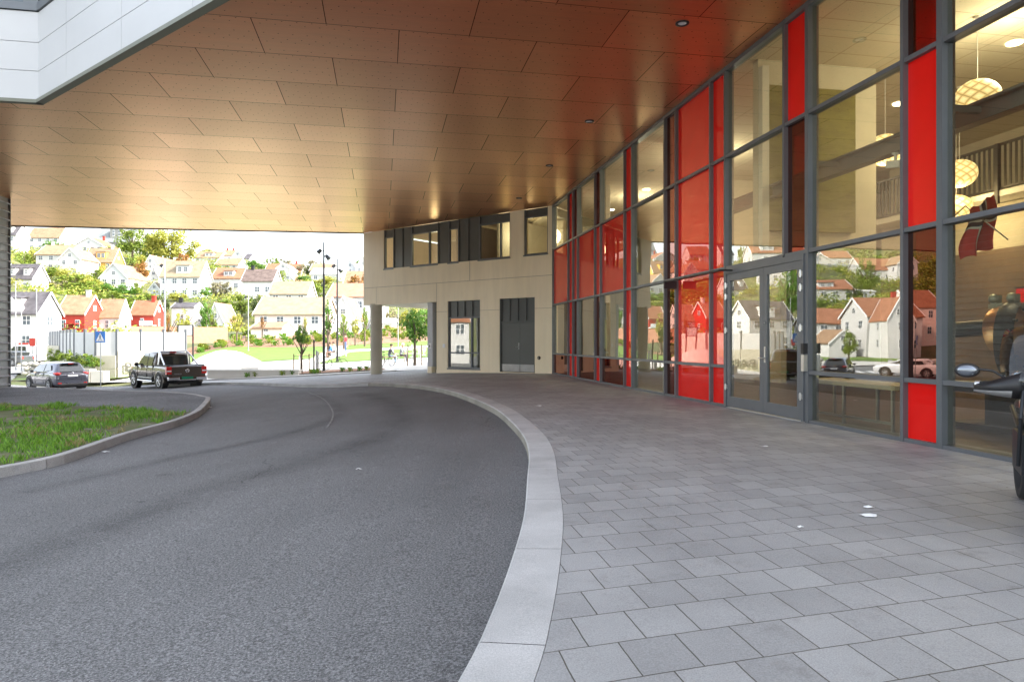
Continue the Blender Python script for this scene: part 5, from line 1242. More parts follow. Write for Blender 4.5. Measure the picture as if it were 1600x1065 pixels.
# ---------------------------------------------------------------- vehicles
def paint(name, col, metal=.5, rough=.3):
    m, n, b = nodes(name); b.inputs['Base Color'].default_value = (*col, 1); b.inputs['Metallic'].default_value = metal; b.inputs['Roughness'].default_value = rough
    b.inputs['Coat Weight'].default_value = 1; b.inputs['Coat Roughness'].default_value = .04; f = nz(n, coords(n), 3, 4); 
    n.links.new(ramp(n, f, [(.3, (rough*.9,)*3), (.7, (rough*1.25,)*3)]), b.inputs['Roughness']); return m
def loft(name, stations, mat, parent, close=True, sub=1, caps=True):
    """stations: list of (x, [(y,z), ...]) half profiles from bottom centre to top centre; mirrored across y"""
    mb = MB(); rings = []
    for x, pr in stations:
        full = [(y, z) for y, z in pr]+[(-y, z) for y, z in reversed(pr) if y > 1e-4]
        rings.append(len(mb.v)); mb.v += [(x, y, z) for y, z in full]; n = len(full)
    for a, b in zip(rings, rings[1:]):
        for i in range(n): mb.f.append([a+i, a+(i+1) % n, b+(i+1) % n, b+i]); mb.m.append(0); mb.sm.append(True)
    if caps: mb.f.append(list(range(rings[0], rings[0]+n))[::-1]); mb.m.append(0); mb.sm.append(False); mb.f.append(list(range(rings[-1], rings[-1]+n))); mb.m.append(0); mb.sm.append(False)
    o = mb.build(name, mat, parent)
    import bmesh
    bm = bmesh.new(); bm.from_mesh(o.data); bmesh.ops.recalc_face_normals(bm, faces=bm.faces); bm.to_mesh(o.data); bm.free()
    bv = o.modifiers.new('b', 'BEVEL'); bv.width = .025; bv.segments = 2; bv.limit_method = 'ANGLE'; bv.angle_limit = radians(28); bv.harden_normals = False
    return o
def wheel(parent, x, y, r, wd, spokes=5, rimmat=None, name='wheel'):
    e = MB(); RT = Matrix.Rotation(radians(90), 4, 'X')
    e.lathe([(r*.66, -wd/2), (r*.93, -wd/2), (r, -wd*.32), (r, wd*.32), (r*.93, wd/2), (r*.66, wd/2)], 32, RT)
    o = e.build(name, M['rubber'], parent, (x, y, r)); sg = 1 if y > 0 else -1
    f = MB(); f.lathe([(r*.67, -wd/2+.01), (r*.70, -wd/2+.0), (r*.70, -wd/2+.03), (r*.62, -wd/2+.06), (r*.60, wd*.3), (.001, wd*.3)], 32, Matrix.Diagonal((1, -sg, 1, 1)) @ RT.inverted() if False else (RT if sg < 0 else Matrix.Rotation(pi, 4, 'X') @ RT))
    return o
def wheel2(parent, x, y, r, wd, spokes, mat):
    sg = 1 if y > 0 else -1
    t = MB(); RT = Matrix.Rotation(radians(90), 4, 'X')
    t.lathe([(r*.64, -wd/2), (r*.94, -wd/2), (r, -wd*.33), (r, wd*.33), (r*.94, wd/2), (r*.64, wd/2), (r*.64, -wd/2)], 36, RT)
    o = t.build('wheel', M['rubber'], parent, (x, y, r))
    f = MB(); yo = sg*wd*.5
    f.lathe([(r*.64, 0), (r*.66, .012), (r*.60, .0), (r*.58, -wd*.7)], 36, Matrix.Translation((0, yo, 0)) @ (Matrix.Rotation(radians(-90), 4, 'X') if sg > 0 else Matrix.Rotation(radians(90), 4, 'X')))
    for k in range(spokes):
        a = 2*pi*k/spokes+.3
        for da in (-.13, .13):
            ca, sa = cos(a+da), sin(a+da); ca2, sa2 = cos(a+da*1.4), sin(a+da*1.4)
            f.tube((ca*r*.10, yo-sg*.02, sa*r*.10), (ca2*r*.61, yo-sg*.012, sa2*r*.61), .026*r/.38, 6, .020*r/.38)
    f.tube((0, yo-sg*.05, 0), (0, yo+sg*.004, 0), r*.16, 14)
    f.build('rim', mat, o)
    d = MB(); d.tube((0, yo-sg*wd*.75, 0), (0, yo-sg*wd*.45, 0), r*.58, 24); d.build('brake_disc', M['dark_metal'], o)
    return o
def arch(parent, x, y, r, mat, name='wheel_arch', wd=.06):
    mb = MB(); sg = 1 if y > 0 else -1; n = 16
    vs = []
    for k in range(n+1):
        a = pi*k/n*1.06-.09; c_, s_ = cos(a), sin(a)
        vs += [(x+c_*r, y-sg*.16, r*0+.36+s_*r), (x+c_*r, y+sg*.012, .36+s_*r), (x+c_*(r+wd), y+sg*.012, .36+s_*(r+wd)), (x+c_*(r+wd+.01), y-sg*.03, .36+s_*(r+wd+.01))]
    fs = []
    for k in range(n):
        for j in range(3): q = k*4+j; fs.append((q, q+1, q+5, q+4))
    mb.add(vs, fs, 0, True); mb.build(name, mat, parent)
    d = MB(); d.tube((x, y-sg*.25, .36), (x, y+sg*.004, .36), r*.995, 28); d.build('wheel_well', M['black'], parent)
def pane_quad(mb, pts, th=.008, m=0):
    p = [Vector(q) for q in pts]; nn_ = (p[1]-p[0]).cross(p[-1]-p[0]).normalized()*th
    n = len(p); mb.add([q+nn_ for q in p]+[q-nn_ for q in p], [tuple(range(n)), tuple(range(n, 2*n))[::-1]]+[(i, n+i, n+(i+1) % n, (i+1) % n) for i in range(n)], m)
# --- pickup truck: x forward, y left, wheels on z=0; length 5.25 (x -2.62 .. 2.62)
def pickup():
    px_, Y = 258, 34.6; pr = gp(262, 602.6, RD)
    e = empty('pickup_truck', (0, 0, 0), 0, 'brown pickup truck with chrome roll bars parked half in shade before the screen wall', 'pickup truck')
    br_ = paint('metallic brown paint', (.075, .058, .045), .55, .3); W = .95
    def prof(w_, z0, zt, crown=.03, tumble=.96): return [(0, z0), (w_*.86, z0), (w_*.97, z0+.10), (w_, z0+.32), (w_*.995, zt-.18), (w_*tumble, zt-.03), (w_*.9, zt), (0, zt+crown)]
    st = [(-2.50, prof(W*.97, .52, 1.10)), (-2.46, prof(W, .48, 1.12)), (-1.2, prof(W, .46, 1.12)), (-.95, prof(W, .46, 1.12)), (.95, prof(W, .46, 1.10)), (1.25, prof(W, .46, 1.09)), (1.9, prof(W*.98, .46, 1.05, .05)), (2.35, prof(W*.93, .45, .96, .05)), (2.55, prof(W*.80, .50, .80, .02))]
    b = loft('body', st, br_, e)
    bed = MB(); bed.box(-2.40, -.82, -.72, .72, 1.125, 1.15); bed.box(-2.44, -.82, -.90, -.78, 1.11, 1.17); bed.box(-2.44, -.82, .78, .90, 1.11, 1.17); bed.build('bed_cover', M['black'], e)
    # cab
    def cabp(w0, z0, w1, z1): return [(0, z0), (w0, z0), ((w0*.35+w1*.65), z0+(z1-z0)*.6), (w1, z1-.05), (w1*.88, z1), (0, z1+.025)]
    st = [(-.92, cabp(.90, 1.08, .70, 1.66)), (-.82, cabp(.91, 1.08, .74, 1.77)), (-.3, cabp(.92, 1.08, .76, 1.82)), (.30, cabp(.92, 1.08, .76, 1.81)), (.62, cabp(.92, 1.07, .74, 1.76)), (1.28, cabp(.90, 1.05, .72, 1.14))]
    cab = loft('cab', st, br_, e)
    def side(x0, x1, zt0, zt1, sg, name='side_window', zb=1.13):
        def yy(z): t = (z-1.08)/(1.80-1.08); return (.925-(.18)*max(0, t))*sg
        g = MB(); pts = [(x0, yy(zb)+sg*.006, zb), (x1, yy(zb)+sg*.006, zb), (x1-(0 if zt1 > 1.5 else .0), yy(zt1)+sg*.012, zt1), (x0, yy(zt0)+sg*.012, zt0)]
        pane_quad(g, pts); return g
    for sg in (1, -1):
        g = side(-.74, -.16, 1.66, 1.70, sg); g.build('side_window', M['carglass'], e)
        g = MB(); yy = lambda z: (.925-.18*(z-1.08)/.72)*sg
        pane_quad(g, [(-.08, yy(1.13)+sg*.006, 1.13), (1.02, yy(1.13)+sg*.006, 1.13), (.80, yy(1.38)+sg*.008, 1.38), (.48, yy(1.69)+sg*.012, 1.69), (-.08, yy(1.70)+sg*.012, 1.70)]); g.build('side_window', M['carglass'], e)
        h = MB(); h.box(-.28, -.12, sg*.945, sg*.975, .98, 1.01); h.build('door_handle', br_, e); h = MB(); h.box(.50, .66, sg*.945, sg*.975, .96, .99); h.build('door_handle', br_, e)
        h = MB(); h.ball((.86, sg*1.05, 1.16), .07, .11, .10); h.tube((.9, sg*.88, 1.12), (.88, sg*1.0, 1.14), .02); h.build('wing_mirror', M['black'], e)
        h = MB(); h.tube((-.85, sg*.95, .36), (.95, sg*.95, .36), .045, 10); h.box(-.8, .9, sg*.86, sg*.98, .37, .395); h.build('side_step', M['chrome'], e)
        h = MB(); h.path([(-1.0, sg*.74, 1.14), (-.98, sg*.68, 1.78), (-1.02, sg*.6, 1.83)], .038, 10); h.path([(-1.9, sg*.80, 1.16), (-1.35, sg*.74, 1.58), (-1.02, sg*.66, 1.80)], .035, 10); h.path([(-1.12, sg*.78, 1.14), (-1.14, sg*.70, 1.70)], .032, 10); h.build('roll_bar', M['chrome'], e)
        h = MB(); h.box(-2.53, -2.40, sg*.72, sg*.965, .74, 1.10); h.build('tail_light', M['red_lamp'], e)
        h = MB(); h.box(-2.545, -2.52, sg*.74, sg*.95, .86, .92); h.build('reversing_light', M['lamp_glass'], e)
        h = MB(); h.ball((2.42, sg*.70, .80), .14, .18, .1); h.build('headlight', M['lamp_glass'], e)
        h = MB(); h.box(-2.05, -2.02, sg*.66, sg*.92, .18, .48); h.build('mud_flap', M['black'], e)
        for x in (-1.62, 1.48): arch(e, x, sg*.95, .46, br_); wheel2(e, x, sg*.84, .38, .25, 5, M['steel'])
        h = MB()
        for xx, z0, z1 in ((-.12, .5, 1.1), (-.86, .5, 1.12), (1.02, .5, 1.08)): h.box(xx-.004, xx+.004, sg*.9, sg*.953, z0, z1)
        h.box(-2.35, 1.1, sg*.94, sg*.954, .60, .606); h.build('door_seam', M['black'], e)
        h = MB(); h.box(-.74, .95, sg*.94, sg*.957, .47, .56); h.build('side_trim', M['galv'], e)
    g = MB(); pane_quad(g, [(-.945, -.74, 1.16), (-.945, .74, 1.16), (-.905, .62, 1.66), (-.905, -.62, 1.66)]); g.build('rear_window', M['carglass'], e)
    g = MB(); pane_quad(g, [(1.27, .78, 1.13), (1.27, -.78, 1.13), (.66, -.64, 1.74), (.66, .64, 1.74)]); g.build('windscreen', M['carglass'], e)
    h = MB(); h.tube((-1.02, -.6, 1.83), (-1.02, .6, 1.83), .038, 10); h.build('roll_bar', M['chrome'], e)
    h = MB(); h.box(-1.0, -.88, -.14, .14, 1.74, 1.79); h.build('brake_light', M['red_lamp'], e)
    h = MB(); h.box(-2.56, -2.49, -.70, .70, .60, 1.10); tg = h.build('tailgate', br_, e); bv = tg.modifiers.new('b', 'BEVEL'); bv.width = .02; bv.segments = 2
    h = MB(); RT = Matrix.Translation((-2.562, 0, .90)) @ Matrix.Rotation(radians(-90), 4, 'Y'); h.lathe([(.075, 0), (.085, .012), (.095, 0)], 24, RT)
    for a, b_ in (((-.045, .07), (0, -.005)), ((.045, .07), (0, -.005)), ((-.07, .02), (-.035, -.065)), ((-.035, -.065), (0, .0)), ((0, .0), (.035, -.065)), ((.035, -.065), (.07, .02))): h.tube((-2.57, a[0], .90+a[1]), (-2.57, b_[0], .90+b_[1]), .009, 5)
    h.build('emblem', M['chrome'], tg)
    t = text_obj('AMAROK', .085, M['chrome'], tg, (-2.563, .62, .72), (pi/2, 0, -pi/2), 'lettering', .003, 'LEFT')
    h = MB(); h.box(-2.66, -2.50, -.92, -.40, .44, .60); h.box(-2.66, -2.50, .40, .92, .44, .60); h.box(-2.64, -2.50, -.40, .40, .42, .50); bp = h.build('rear_bumper', M['chrome'], e); bv = bp.modifiers.new('b', 'BEVEL'); bv.width = .02; bv.segments = 2
    h = MB(); h.box(-2.60, -2.585, -.27, .27, .50, .61); pl_ = h.build('number_plate', plain('green number plate', (.0, .22, .12), .4), e)
    h = MB(); h.box(2.45, 2.60, -.80, .80, .42, .72); fb = h.build('front_bumper', br_, e); h = MB(); h.box(2.46, 2.57, -.55, .55, .74, .86); h.build('grille', M['black'], e)
    h = MB(); h.box(-2.3, 2.2, -.5, .5, .26, .47); h.tube((-1.62, -.75, .38), (-1.62, .75, .38), .07); h.ball((-1.62, 0, .36), .17); h.tube((-2.4, -.45, .40), (-1.9, -.45, .38), .035); h.build('chassis', M['black'], e)
    return e
tr_ = pickup()
def place(e, rear_px, rear_Y, yaw, fz, drop=0):
    x = (rear_px-800)/F*rear_Y; e.location = (x, rear_Y, fz(x, rear_Y)-drop); e.rotation_euler = (0, 0, yaw)
# yaw: forward direction; the truck points away to the left
place(tr_, 258, 34.9, radians(139), rz)
# --- hatchback crossover
def crossover(label, col, name='parked_car', metal=.6):
    e = empty(name, (0, 0, 0), 0, label, 'car'); bp_ = paint('car paint '+label[:10], col, metal, .28); W = .89
    def prof(w_, z0, zt, cr=.03): return [(0, z0), (w_*.84, z0), (w_*.96, z0+.09), (w_, z0+.32), (w_*1.0, zt-.22), (w_*.95, zt-.04), (w_*.88, zt), (0, zt+cr)]
    st = [(-2.12, prof(W*.80, .36, .86)), (-2.06, prof(W*.93, .30, .98)), (-1.75, prof(W*.99, .26, 1.04)), (-1.2, prof(W, .25, 1.03)), (.6, prof(W, .25, .97)), (1.2, prof(W*.99, .25, .94, .06)), (1.75, prof(W*.95, .26, .86, .05)), (2.02, prof(W*.86, .30, .72, .03)), (2.12, prof(W*.66, .36, .60))]
    loft('body', st, bp_, e)
    def cabp(w0, z0, w1, z1): return [(0, z0), (w0, z0), ((w0*.4+w1*.6), z0+(z1-z0)*.55), (w1, z1-.05), (w1*.86, z1), (0, z1+.02)]
    st = [(-2.0, cabp(.80, .96, .66, 1.06)), (-1.80, cabp(.83, .98, .62, 1.36)), (-1.62, cabp(.85, 1.0, .60, 1.53)), (-.6, cabp(.86, .98, .63, 1.60)), (.1, cabp(.86, .96, .63, 1.58)), (.5, cabp(.85, .95, .62, 1.50)), (1.22, cabp(.82, .92, .64, 1.02))]
    loft('cabin', st, bp_, e)
    for sg in (1, -1):
        yy = lambda z: (.865-.22*max(0, (z-1.0)/.58))*sg
        g = MB(); pane_quad(g, [(-.52, yy(1.06)+sg*.008, 1.06), (.98, yy(1.06)+sg*.006, 1.03), (.62, yy(1.3)+sg*.01, 1.28), (.28, yy(1.46)+sg*.014, 1.46), (-.52, yy(1.50)+sg*.014, 1.50)]); g.build('side_window', M['carglass'], e)
        g = MB(); pane_quad(g, [(-1.45, yy(1.16)+sg*.008, 1.16), (-.60, yy(1.06)+sg*.008, 1.06), (-.60, yy(1.5)+sg*.014, 1.50), (-1.15, yy(1.44)+sg*.014, 1.44)]); g.build('side_window', M['carglass'], e)
        h = MB(); h.ball((-2.0, sg*.70, .96), .13, .19, .10); h.ball((-1.86, sg*.79, .98), .18, .09, .07); h.build('tail_light', M['red_lamp'], e)
        h = MB(); h.box(-2.13, -2.08, sg*.55, sg*.74, .42, .48); h.build('reflector', M['red_lamp'], e)
        h = MB(); h.ball((1.92, sg*.62, .72), .16, .18, .08); h.build('headlight', M['lamp_glass'], e)
        h = MB(); h.ball((.70, sg*.98, 1.06), .08, .10, .07); h.tube((.72, sg*.85, 1.03), (.71, sg*.92, 1.05), .018); h.build('wing_mirror', M['black'], e)
        for x in (-1.3, 1.32): arch(e, x, sg*.885, .40, M['black'], wd=.045); wheel2(e, x, sg*.80, .34, .215, 5, M['galv'])
        h = MB(); h.box(-.95, .95, sg*.86, sg*.90, .22, .36); h.build('sill_trim', M['black'], e)
        h = MB(); h.box(-.3, -.12, sg*.885, sg*.91, .90, .925); h.build('door_handle', M['chrome'], e)
        h = MB(); h.box(-.56, -.552, sg*.86, sg*.894, .4, 1.0); h.box(.5, .508, sg*.86, sg*.894, .4, .97); h.build('door_seam', M['black'], e)
    g = MB(); pane_quad(g, [(-2.02, -.60, 1.08), (-2.02, .60, 1.08), (-1.70, .52, 1.50), (-1.70, -.52, 1.50)], .01); g.build('rear_window', M['carglass'], e)
    g = MB(); pane_quad(g, [(1.2, .70, 1.03), (1.2, -.70, 1.03), (.54, -.55, 1.48), (.54, .55, 1.48)], .01); g.build('windscreen', M['carglass'], e)
    h = MB(); h.box(-1.86, -1.64, -.45, .45, 1.53, 1.56); h.build('spoiler', bp_, e); h = MB(); h.box(-1.87, -1.83, -.12, .12, 1.50, 1.53); h.build('brake_light', M['red_lamp'], e)
    h = MB(); h.box(-2.12, -2.09, -.62, .62, .955, .985); h.ball((-2.10, 0, .99), .02, .07, .05); h.build('chrome_strip', M['chrome'], e)
    h = MB(); h.box(-2.13, -2.115, -.26, .26, .80, .91); pl_ = h.build('number_plate', M['white'], e)
    h = MB(); h.box(-2.16, -1.95, -.74, .74, .26, .42); rb = h.build('rear_bumper', M['black'], e); bv = rb.modifiers.new('b', 'BEVEL'); bv.width = .03; bv.segments = 2
    h = MB(); h.box(-1.9, 1.9, -.6, .6, .18, .27); h.build('underbody', M['black'], e)
    return e
hr = crossover('small grey-blue hatchback seen from behind, left of the crossing sign', (.13, .135, .17))
place(hr, 88, 39.3, radians(145), rz)
# white van and dark estate far left, white car mirrored in the glass
def far_car(label, col, van=False):
    e = empty('parked_van' if van else 'parked_car', (0, 0, 0), 0, label, 'van' if van else 'car'); bp_ = paint('far paint '+label[:8], col, .1, .4)
    L = 2.3; T = 1.95 if van else 1.45
    def prof(w_, z0, zt): return [(0, z0), (w_*.9, z0), (w_, z0+.3), (w_, zt-.1), (w_*.93, zt), (0, zt+.03)]
    loft('body', [(-L, prof(.80, .35, .9)), (-L+.1, prof(.88, .3, 1.0)), (1.2, prof(.88, .3, 1.0)), (L-.2, prof(.86, .3, .85)), (L, prof(.7, .4, .7))], bp_, e)
    loft('cabin', [(-L+(.05 if van else .5), prof(.80, .95, 1.2 if not van else T-.1)), (-L+(.2 if van else .9), prof(.76, .95, T)), (.2, prof(.76, .95, T)), (1.25, prof(.78, .9, 1.05))], bp_, e)
    for sg in (1, -1):
        g = MB(); pane_quad(g, [(-.1, sg*.80, 1.05), (.85, sg*.80, 1.05), (.35, sg*.79, T-.15), (-.1, sg*.79, T-.12)]); pane_quad(g, [(-1.2, sg*.80, 1.05), (-.2, sg*.80, 1.05), (-.2, sg*.79, T-.12), (-1.1, sg*.79, T-.15)]); g.build('side_window', M['carglass'], e)
        for x in (-1.4, 1.45): arch(e, x, sg*.885, .39, M['black'], wd=.04); wheel2(e, x, sg*.80, .33, .21, 5, M['galv'])
        h = MB(); h.box(-L-.01, -L+.05, sg*.55, sg*.76, .7, .92); h.build('tail_light', M['red_lamp'], e)
    g = MB(); pane_quad(g, [(1.28, .66, 1.06), (1.28, -.66, 1.06), (.28, -.6, T-.05), (.28, .6, T-.05)]); g.build('windscreen', M['carglass'], e)
    return e
v1 = far_car('white van parked in front of the white house at far left', (.75, .75, .76), True); place(v1, 36, 72, radians(170), terr)
v2 = far_car('dark estate car parked beside the white van at far left edge', (.05, .055, .06)); place(v2, 10, 68, radians(175), terr)
v3 = far_car('white car seen mirrored in the wide pane beside the crossing', (.7, .7, .72)); p = vat(1416, 588, 54); v3.location = (p.x, p.y, rz(p.x, p.y)); v3.rotation_euler = (0, 0, radians(60))
# ---------------------------------------------------------------- crossing signs
def cross_sign(x, y, label, yaw=0):
    z = terr(x, y); e = empty('crossing_sign', (x, y, z), yaw, label, 'road sign', 'pedestrian crossing signs')
    mb = MB(); mb.tube((0, 0, -.3), (0, 0, 3.05), .03, 10); mb.build('pole', M['galv'], e)
    s_ = .34; mb = MB(); mb.box(-s_, s_, -.045, -.03, 2.5, 2.5+2*s_, 0); pl_ = mb.build('sign_plate', plain('sign blue', (.02, .16, .50), .4, 0, .05), e)
    mb = MB(); mb.add([(-s_*.86, -.049, 2.58), (s_*.86, -.049, 2.58), (0, -.049, 2.5+2*s_-.08)], [(0,1,2)]); mb.build('sign_triangle', M['white'], pl_)
    mb = MB(); y_ = -.053
    def bar(a, b_, w_): d = Vector((b_[0]-a[0], b_[1]-a[1])).normalized()*w_; n_ = Vector((-d.y, d.x)); mb.add([(a[0]-n_.x, y_, a[1]-n_.y), (b_[0]-n_.x, y_, b_[1]-n_.y), (b_[0]+n_.x, y_, b_[1]+n_.y), (a[0]+n_.x, y_, a[1]+n_.y)], [(0,1,2,3)])
    mb.add([(cos(k)*.035+.0, y_, 2.97+sin(k)*.035) for k in [i*pi/4 for i in range(8)]], [tuple(range(8))])
    bar((0, 2.93), (0, 2.78), .03); bar((0, 2.79), (-.09, 2.65), .018); bar((0, 2.79), (.09, 2.66), .018); bar((0, 2.9), (-.09, 2.82), .012); bar((0, 2.9), (.09, 2.83), .012)
    for k in range(5): bar((-.22+k*.11, 2.60), (-.24+k*.11+.03, 2.64), .018)
    mb.build('pictogram', M['black'], pl_)
    return e
cross_sign(-25.6, 42.5, 'blue crossing sign with white triangle on a thin pole right of the grey-blue hatchback', radians(-8))
p = vat(1428, 560, 52); cross_sign(p.x, p.y, 'second blue crossing sign, only seen mirrored in the tall red panel', radians(-30))
p = at(51, 560, 60); e = empty('information_sign', (p.x, p.y, terr(p.x, p.y)), 0, 'small red and white sign on a thin pole before the white house', 'sign')
mb = MB(); mb.tube((0, 0, 0), (0, 0, 3.4), .03); mb.build('pole', M['galv'], e); mb = MB(); mb.box(-.25, .25, -.05, -.03, 2.2, 2.9); mb.build('sign_plate', WALL['red'], e)
p = at(37, 538, 88); mb = MB(); mb.box(-.6, .6, -.1, 0, -.25, .25, 0); o = mb.build('red_banner', WALL['red'], None, (p.x, p.y, p.z)); tag(o, 'red banner on the ground floor of the white house at far left', 'banner')
# ---------------------------------------------------------------- lamp posts, masts, flagpoles
def lamp_post(px, Y, ytop, label, r=.085, heads=2, yaw=0, kind='post'):
    x = (px-800)/F*Y; z = terr(x, Y); h_ = pz(ytop, Y)-z; e = empty('lamp_post', (x, Y, z), yaw, label, 'street lamp', 'tall lamp posts')
    mb = MB(); mb.tube((0, 0, -.2), (0, 0, h_*.5), r, 12, r*.8); mb.tube((0, 0, h_*.5), (0, 0, h_), r*.8, 12, r*.55); mb.lathe([(r*1.6, 0), (r*1.6, .05), (r, .08)], 12); mb.build('pole', M['dark_metal'] if kind == 'post' else M['galv'], e)
    for k in range(heads):
        sg = -1 if k == 0 else 1; zz = h_-.50-.35*k
        mb = MB(); mb.tube((0, 0, zz), (sg*.22, 0, zz-.03), .02, 6); mb.tube((sg*.15, -.05, zz+.06), (sg*.34, -.1, zz-.16), .10, 12, .14); mb.build('lamp_head', M['dark_metal'], e)
    return e
lamp_post(506, 41, 378, 'tall dark lamp post with two spot heads standing at the corner of the brown bed', .085)
lamp_post(527, 52, 404, 'farther dark lamp post with two spot heads beside the parked bicycle', .085)
lamp_post(257.5, 56, 404, 'tall pale lamp mast with small round lamp rising above the pickup truck', .10, 1, 0, 'mast')
lamp_post(388, 78, 456, 'slim grey lamp mast at the left end of the planted bank', .07, 1, 0, 'mast')
lamp_post(552, 120, 478, 'thin mast behind the porch, before the tall white house', .05, 1, 0, 'mast') if False else None
for px, Y, yt, lab in ((24.5, 62, 440, 'thin flagpole nearest the louvred wall'), (33.5, 60, 468, 'short thick pole between the two flagpoles with a small lamp'), (57, 60, 452, 'thin flagpole right of the white van'), (622, 70, 482, 'thin pole rising from the bank seen between the column and the pier')):
    x = (px-800)/F*Y; z = terr(x, Y); mb = MB(); mb.tube((0, 0, -.2), (0, 0, pz(yt, Y)-z), .06, 8, .04); mb.ball((0, 0, pz(yt, Y)-z), .08); o = mb.build('pole', M['galv'], None, (x, Y, z)); tag(o, lab, 'pole', 'thin grey poles')
# bare frame posts and goal-like frame behind the screen wall
x = (290-800)/F*60; e = empty('information_board', (x, 60, terr(x, 60)), 0, 'square dark framed board on posts above the cab of the pickup truck', 'board')
zt_ = pz(507, 60)-terr(x, 60); mb = MB()
for q in (-.65, .65): mb.box(q-.05, q+.05, -.05, .05, 0, zt_)
mb.box(-.6, .6, -.03, .03, zt_-.06, zt_); mb.box(-.6, .6, -.03, .03, zt_-.95, zt_-.89); mb.build('frame', M['dark_metal'], e); mb = MB(); mb.box(-.6, .6, -.015, .015, zt_-.89, zt_-.06); mb.build('panel', M['white'], e)
for i, (px, Y, yt) in enumerate(((490.5, 40.5, 530), (494.8, 40.4, 547), (497, 40.6, 549))):
    x = (px-800)/F*Y; z = terr(x, Y); mb = MB(); mb.tube((0, 0, -.1), (0, 0, pz(yt, Y)-z), .05, 8); o = mb.build('bollard_post', M['galv'] if i else M['dark_metal'], None, (x, Y, z)); tag(o, ['taller dark post left of the tall lamp post, with a small sign', 'left one of two short grey posts at the foot of the tall lamp post', 'right one of two short grey posts at the foot of the tall lamp post'][i], 'post', 'short posts by the lamp post')
# ---------------------------------------------------------------- people: one skinned surface each
def person(loc, yaw, pose, label, shirt, trousers, hair=(.05, .03, .02), sc=1.0):
    J = {'pel': (0, 0, .95), 'wst': (0, 0, 1.08), 'chs': (0, 0, 1.30), 'nck': (0, 0, 1.48), 'hd0': (0, .01, 1.58), 'hd1': (0, .02, 1.68), 'hd2': (0, .01, 1.74)}
    if pose == 'stand':
        J.update(hl=(.09, 0, .90), kl=(.11, .02, .50), al=(.12, -.01, .09), tl=(.13, .16, .04), hr=(-.09, 0, .90), kr=(-.10, .03, .50), ar=(-.11, -.02, .09), tr=(-.12, .15, .04),
                 sl=(.19, 0, 1.40), el=(.25, -.03, 1.12), wl=(.22, .14, .96), fl=(.20, .22, .93), sr=(-.19, 0, 1.40), er=(-.24, -.02, 1.10), wr=(-.20, .18, 1.04), fr=(-.15, .24, 1.05))
    else:
        J = {k: (v[0], v[1]*1+(.10 if v[2] > 1.2 else 0)+(.06 if v[2] > 1.5 else 0), v[2]-.47) for k, v in J.items()}
        J.update(hl=(.10, .05, .47), kl=(.14, .46, .50), al=(.13, .44, .09), tl=(.14, .58, .04), hr=(-.10, .05, .47), kr=(-.14, .46, .50), ar=(-.12, .40, .09), tr=(-.12, .54, .04),
                 sl=(.19, .10, .93), el=(.25, .20, .68), wl=(.16, .40, .62), fl=(.12, .47, .60), sr=(-.19, .10, .93), er=(-.25, .20, .68), wr=(-.14, .42, .62), fr=(-.10, .48, .60))
    R = dict(pel=.15, wst=.13, chs=.155, nck=.06, hd0=.085, hd1=.10, hd2=.07, hl=.09, kl=.06, al=.042, tl=.035, hr=.09, kr=.06, ar=.042, tr=.035, sl=.065, el=.045, wl=.032, fl=.03, sr=.065, er=.045, wr=.032, fr=.03)
    Eg = [('pel','wst'),('wst','chs'),('chs','nck'),('nck','hd0'),('hd0','hd1'),('hd1','hd2'),('pel','hl'),('hl','kl'),('kl','al'),('al','tl'),('pel','hr'),('hr','kr'),('kr','ar'),('ar','tr'),('chs','sl'),('sl','el'),('el','wl'),('wl','fl'),('chs','sr'),('sr','er'),('er','wr'),('wr','fr')]
    ks = list(J); me = bpy.data.meshes.new('person'); me.from_pydata([J[k] for k in ks], [(ks.index(a), ks.index(b_)) for a, b_ in Eg], [])
    o = bpy.data.objects.new('person', me); C.objects.link(o); md = o.modifiers.new('skin', 'SKIN'); o.modifiers.new('s', 'SUBSURF').levels = 1
    for i, k in enumerate(ks): sv = me.skin_vertices[0].data[i]; sv.radius = (R[k], R[k]*(.72 if k in ('pel', 'wst', 'chs') else 1)); sv.use_root = (k == 'pel')
    dg = bpy.context.evaluated_depsgraph_get(); dg.update(); m2 = bpy.data.meshes.new_from_object(o.evaluated_get(dg)); bpy.data.objects.remove(o)
    p = bpy.data.objects.new('person', m2); C.objects.link(p); m2.materials.clear()
    for m_ in (plain('skin', (.55, .32, .22), .6), plain('shirt', shirt, .9), plain('trousers', trousers, .9), plain('shoes', (.03, .03, .03), .7)): m2.materials.append(m_)
    top = 1.48 if pose == 'stand' else 1.01
    up = {'chs', 'wst', 'sl', 'sr', 'el', 'er', 'nck'}; lo_ = {'pel', 'hl', 'hr', 'kl', 'kr', 'al', 'ar'}
    for f in m2.polygons:
        c_ = f.center; k = min(ks, key=lambda q: (Vector(J[q])-c_).length-R[q]*.5)
        f.material_index = 0 if c_.z > top or k in ('wl', 'wr', 'fl', 'fr', 'hd0', 'hd1', 'hd2') else 1 if k in up else 3 if k in ('tl', 'tr') else 2; f.use_smooth = True
    p.location = loc; p.rotation_euler = (0, 0, yaw); p.scale = (sc,)*3
    hd = Vector(J['hd1']); mb = MB(); mb.ball((hd.x, hd.y-.02, hd.z+.035), .105, .11, .10, 12, 8); mb.build('hair', plain('hair', hair, .8), p)
    mb = MB()
    for sg in (-1, 1): mb.ball((sg*.035, hd.y+.095, hd.z-.0), .012); 
    mb.ball((0, hd.y+.105, hd.z-.03), .014, .018, .02); mb.build('face', plain('face detail', (.25, .12, .09), .6), p)
    tag(p, label, 'person'); return p
def gxy(px, Y): x = (px-800)/F*Y; return Vector((x, Y, terr(x, Y)))
